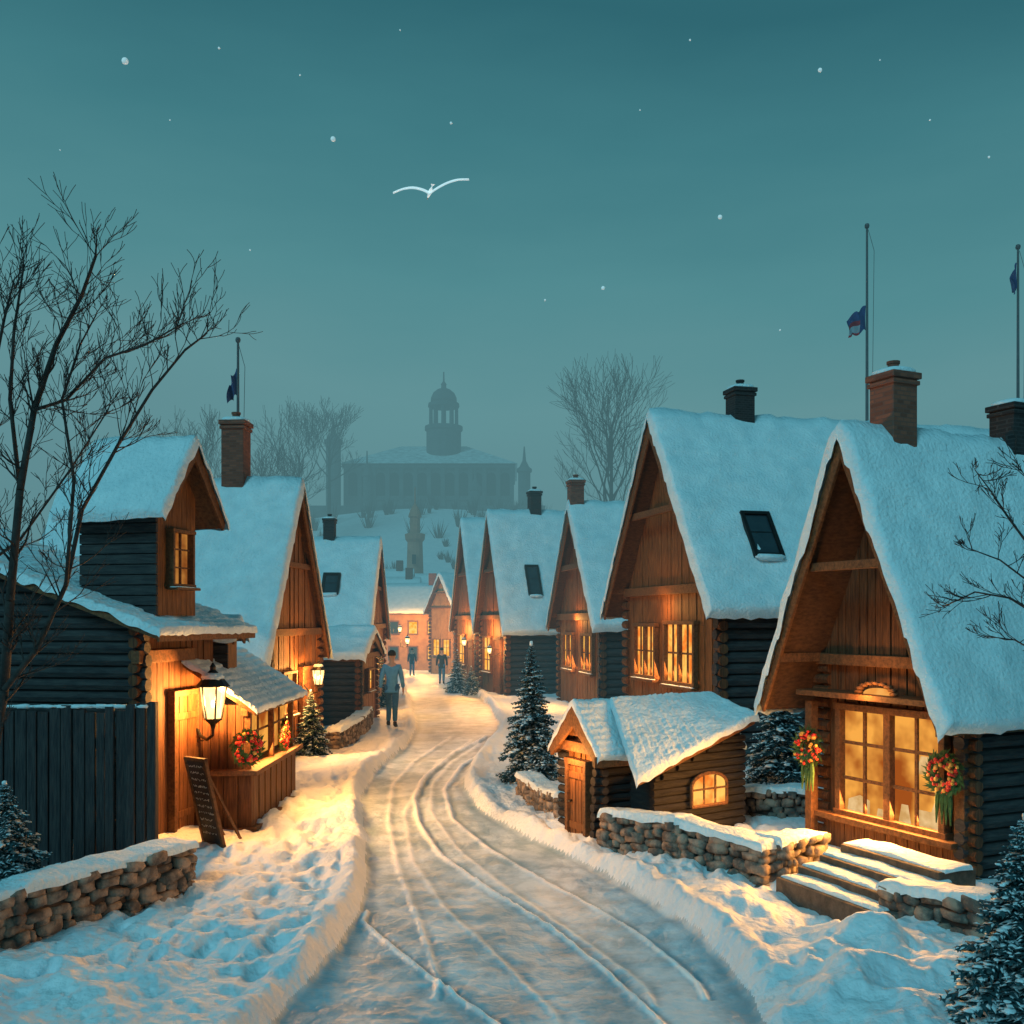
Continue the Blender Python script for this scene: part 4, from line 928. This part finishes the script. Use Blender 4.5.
# ---------------------------------------------------------------- people
def sk(name,vs,es,rad,mat,parent,off,s,sub=2):
    me=bpy.data.meshes.new(name); me.from_pydata([(x*s+off.x,y*s+off.y,z*s+off.z) for x,y,z in vs],es,[]); me.materials.append(mat)
    o=bpy.data.objects.new(name,me); C.objects.link(o); o.parent=parent
    m=o.modifiers.new('skin','SKIN'); m.use_smooth_shade=True
    for i,v in enumerate(me.skin_vertices[0].data):
        v.radius=(rad[i]*s,rad[i]*s); v.use_root=(i==0)
    m=o.modifiers.new('sub','SUBSURF'); m.levels=sub; m.render_levels=sub
    return o
def person(label,X,Y,h,ph,jm,tm,hat=False,face=1):
    s=h/1.8; z=hz(X,Y); root=thing('person',label,'person',(X,Y,z)); off=V((0,0,0))
    st=.2*ph
    def leg(sd,f): return [(sd*.09,0,.9),(sd*.10,.10*f*5*abs(ph)*.5+.05,.5),(sd*.10,st*f-.03,.1 if f>0 else .13),(sd*.115,st*f+.14,.05)]
    v=[(0,0,.97),(0,.0,1.15),(0,.01,1.36),(0,.01,1.5),(0,.02,1.58),(0,.03,1.67),(0,.03,1.73),(0,.13,1.66)]
    r=[.13,.115,.13,.06,.055,.085,.065,.013]; e=[(0,1),(1,2),(2,3),(3,4),(4,5),(5,6),(5,7)]
    for sd in (-1,1):
        b=len(v); v.append((sd*.085,.03,1.66)); r.append(.016); e.append((5,b))
    legs={}
    for sd,f in ((-1,1),(1,-1)):
        L=leg(sd,f); b=len(v); v+=L; r+=[.085,.055,.04,.035]; e+=[(0,b),(b,b+1),(b+1,b+2),(b+2,b+3)]; legs[sd]=L
    arms={}
    for sd,f in ((-1,-1),(1,1)):
        A_=[(sd*.17,.01,1.42),(sd*.235,-.03+.05*f,1.15),(sd*.25,.03+.10*f,.92),(sd*.25,.04+.11*f,.85)]
        b=len(v); v+=A_; r+=[.055,.042,.028,.03]; e+=[(2,b),(b,b+1),(b+1,b+2),(b+2,b+3)]; arms[sd]=A_
        px_,py_,pz_=A_[3]
        for q,(dy,ln) in enumerate(((-.03,.055),(-.01,.075),(.012,.08),(.032,.07))):
            c_=len(v); v+=[(px_,py_+dy,pz_-.045),(px_-sd*.012,py_+dy+.006,pz_-.045-ln*.9)]; r+=[.011,.008]; e+=[(b+3,c_),(c_,c_+1)]
        c_=len(v); v+=[(px_-sd*.01,py_+.05,pz_-.005),(px_-sd*.015,py_+.065,pz_-.045)]; r+=[.012,.009]; e+=[(b+3,c_),(c_,c_+1)]
    sk('body',v,e,r,skin,root,off,s)
    v=[(0,0,.98),(0,0,.84),(0,.0,1.15),(0,.01,1.36),(0,.01,1.49)]; r=[.155,.165,.14,.155,.08]; e=[(0,1),(0,2),(2,3),(3,4)]
    for sd in (-1,1):
        A_=arms[sd]; b=len(v); v+=[A_[0],A_[1],A_[2]]; r+=[.075,.058,.045]; e+=[(3,b),(b,b+1),(b+1,b+2)]
    sk('coat',v,e,r,jm,root,off,s)
    v=[(0,0,.93)]; r=[.14]; e=[]
    for sd in (-1,1):
        L=legs[sd]; b=len(v); v+=[L[0],L[1],(L[2][0],L[2][1],L[2][2]+.02)]; r+=[.10,.072,.055]; e+=[(0,b),(b,b+1),(b+1,b+2)]
    sk('trousers',v,e,r,tm,root,off,s)
    for sd in (-1,1):
        L=legs[sd]; sk('boot',[(L[2][0],L[2][1],L[2][2]+.06),(L[2][0],L[2][1]-.01,L[2][2]-.04),(L[3][0],L[3][1],L[3][2])],[(0,1),(1,2)],[.055,.05,.04],boot_m,root,off,s)
    m=MB(); c_=V((0,.005*s,1.715*s)); n=12; vs=[]
    rows=7
    for i in range(rows+1):
        th=math.pi*.62*i/rows
        for k in range(n):
            a=2*math.pi*k/n; fr_=1 if math.sin(a)<.3 else .88
            vs.append(root.location+c_+V((.098*s*math.sin(th)*math.cos(a),.112*s*math.sin(th)*math.sin(a)*fr_,.098*s*math.cos(th))))
    m.add(vs,[(i*n+k,i*n+(k+1)%n,(i+1)*n+(k+1)%n,(i+1)*n+k) for i in range(rows) for k in range(n)])
    m.build('cap' if hat else 'hair',jack2 if hat else hair_m,root,smooth=True)
    if face<0: root.rotation_euler.z=math.pi
    return root
person('person in grey blue coat walking along the lane, nearest of the three',-2.80,23.3,1.80,1,jack1,trou)
person('distant person in dark coat on the right of the lane',-3.3,47,1.72,.8,jack2,trou,True)
person('farthest small dark figure left of the lane, behind the nearest walker',-6.1,61,1.72,-.7,jack2,trou,True)

# ---------------------------------------------------------------- gull
bp=at(430,192,20); bd=thing('gull','white gull gliding with spread wings in the teal sky','bird',bp)
m=MB(); pr=[(.003,-.17),(.018,-.12),(.034,-.05),(.038,.02),(.03,.08),(.022,.11),(.025,.13),(.02,.155),(.005,.18)]
vs=[];n=10
ax=V((-.30,.85,-.25)).normalized(); sd=ax.cross(Z_).normalized(); up2=sd.cross(ax)
for (r,t) in pr:
    for k in range(n): a=2*math.pi*k/n; vs.append(bp+ax*t+sd*r*math.cos(a)+up2*r*math.sin(a))
m.add(vs,[(i*n+k,i*n+(k+1)%n,(i+1)*n+(k+1)%n,(i+1)*n+k) for i in range(len(pr)-1) for k in range(n)]+[tuple(range(n)),tuple(range((len(pr)-1)*n,len(pr)*n))])
m.add([bp-ax*.15,bp-ax*.24+sd*.045,bp-ax*.24-sd*.045],[(0,1,2)])
wax=V((0,.75,.62)).normalized()
def wing(P_,ch):
    vs=[]
    for (x,z),c in zip(P_,ch):
        b=bp+V((x,0,z)); vs+=[b+wax*c*.35,b+V((0,-.02,.014)),b-wax*c*.65,b+V((0,.02,-.012))]
    return vs,[(i*4+k,i*4+(k+1)%4,(i+1)*4+(k+1)%4,(i+1)*4+k) for i in range(len(P_)-1) for k in range(4)]
def smoothpts(a,n=12):
    out=[]
    for i in range(n+1):
        t=i/n*(len(a)-1); k=min(int(t),len(a)-2); f=t-k; p0=a[max(k-1,0)];p1=a[k];p2=a[k+1];p3=a[min(k+2,len(a)-1)]
        out.append(tuple(.5*((2*p1[j])+(-p0[j]+p2[j])*f+(2*p0[j]-5*p1[j]+4*p2[j]-p3[j])*f*f+(-p0[j]+3*p1[j]-3*p2[j]+p3[j])*f**3) for j in (0,1)))
    return out
chs=[lerp(.19,.14,i/8) if i<8 else lerp(.14,.015,(i-8)/4) for i in range(13)]
m.add(*wing(smoothpts([(.0,-.02),(-.14,.05),(-.34,.09),(-.54,.06),(-.74,-.02)]),chs)); m.add(*wing(smoothpts([(.0,-.02),(.16,.09),(.36,.19),(.56,.245),(.78,.25)]),chs))
m.build('body',white,bd,smooth=True)
m=MB(); m.tube(bp+ax*.17,bp+ax*.22-Z_*.01,.01,.003,6); m.build('beak',gold,bd)

# falling snowflakes
flk=MT('snowflake ice',(.9,.95,.95),(.85,.9,.9),haze=False,emit=.22,bump=0)  # faint glow painted in to keep the flakes white
for (px,py,s) in [(125,61,.021),(333,139,.016),(820,70,.013),(720,217,.014),(451,123,.010),(603,288,.012),(989,157,.009),(219,48,.009),(690,40,.008),(300,75,.007),(545,300,.008),(930,120,.007),(60,150,.006),(400,30,.006),(250,250,.007),(780,330,.007),(640,110,.006),(880,60,.006),(170,120,.006)]:
    p=at(px,py,5.5 if s>.011 else 7); m=MB(); m.blob(p,V((s,0,0)),V((0,s,0)),Z_*s,.95,.05)
    tag(m.build('snowflake',flk,None,smooth=True,sub=2),'tiny white snowflake falling against the teal sky','snowflake','falling snowflakes')

# ---------------------------------------------------------------- sky, sun, camera
w=bpy.data.worlds.new('World'); bpy.context.scene.world=w; w.use_nodes=True; nt=w.node_tree; nt.nodes.clear()
tc=nn(nt,'ShaderNodeTexCoord'); s=nn(nt,'ShaderNodeSeparateXYZ'); nt.links.new(tc.outputs['Generated'],s.inputs[0])
no=nn(nt,'ShaderNodeTexNoise'); no.inputs['Scale'].default_value=2.2; no.inputs['Detail'].default_value=5
mp=nn(nt,'ShaderNodeMapping'); mp.inputs['Scale'].default_value=(1,1,3.5); nt.links.new(tc.outputs['Generated'],mp.inputs[0]); nt.links.new(mp.outputs[0],no.inputs[0])
zz=math_(nt,'ADD',math_(nt,'ADD',s.outputs[2],math_(nt,'MULTIPLY',math_(nt,'SUBTRACT',no.outputs[0],.5),.16)),math_(nt,'MULTIPLY',s.outputs[0],.06))
r=nn(nt,'ShaderNodeValToRGB'); cr=r.color_ramp
stops=[(0,(.112,.255,.280)),(.12,(.116,.262,.288)),(.22,(.120,.285,.308)),(.32,(.084,.255,.282)),(.42,(.052,.198,.230)),(.54,(.029,.136,.168)),(1,(.035,.15,.19))]
cr.elements[0].position=0; cr.elements[0].color=(*stops[0][1],1); cr.elements[1].position=1; cr.elements[1].color=(*stops[-1][1],1)
for p,c in stops[1:-1]:
    e=cr.elements.new(p); e.color=(*c,1)
nt.links.new(zz,r.inputs[0]); bg=nn(nt,'ShaderNodeBackground'); nt.links.new(r.outputs[0],bg.inputs[0]); bg.inputs[1].default_value=1.0
o=nn(nt,'ShaderNodeOutputWorld'); nt.links.new(bg.outputs[0],o.inputs[0])
sl=bpy.data.lights.new('sun','SUN'); sl.energy=1.1; sl.angle=math.radians(18); sl.color=(.29,.83,1.0); so=bpy.data.objects.new('sun',sl); C.objects.link(so)
so.rotation_euler=V((.45,.7,-.6)).to_track_quat('-Z','Y').to_euler()
cam=bpy.data.cameras.new('camera'); co_=bpy.data.objects.new('camera',cam); C.objects.link(co_); co_.location=(0,0,H); co_.rotation_euler=(math.pi/2,0,0)
cam.sensor_width=36; cam.lens=36*F/1024; cam.shift_y=(HY-512)/1024; cam.clip_end=2000; cam.clip_start=.1
bpy.context.scene.camera=co_
vs_=bpy.context.scene.view_settings; vs_.view_transform='Standard'; vs_.look='None'; vs_.exposure=0
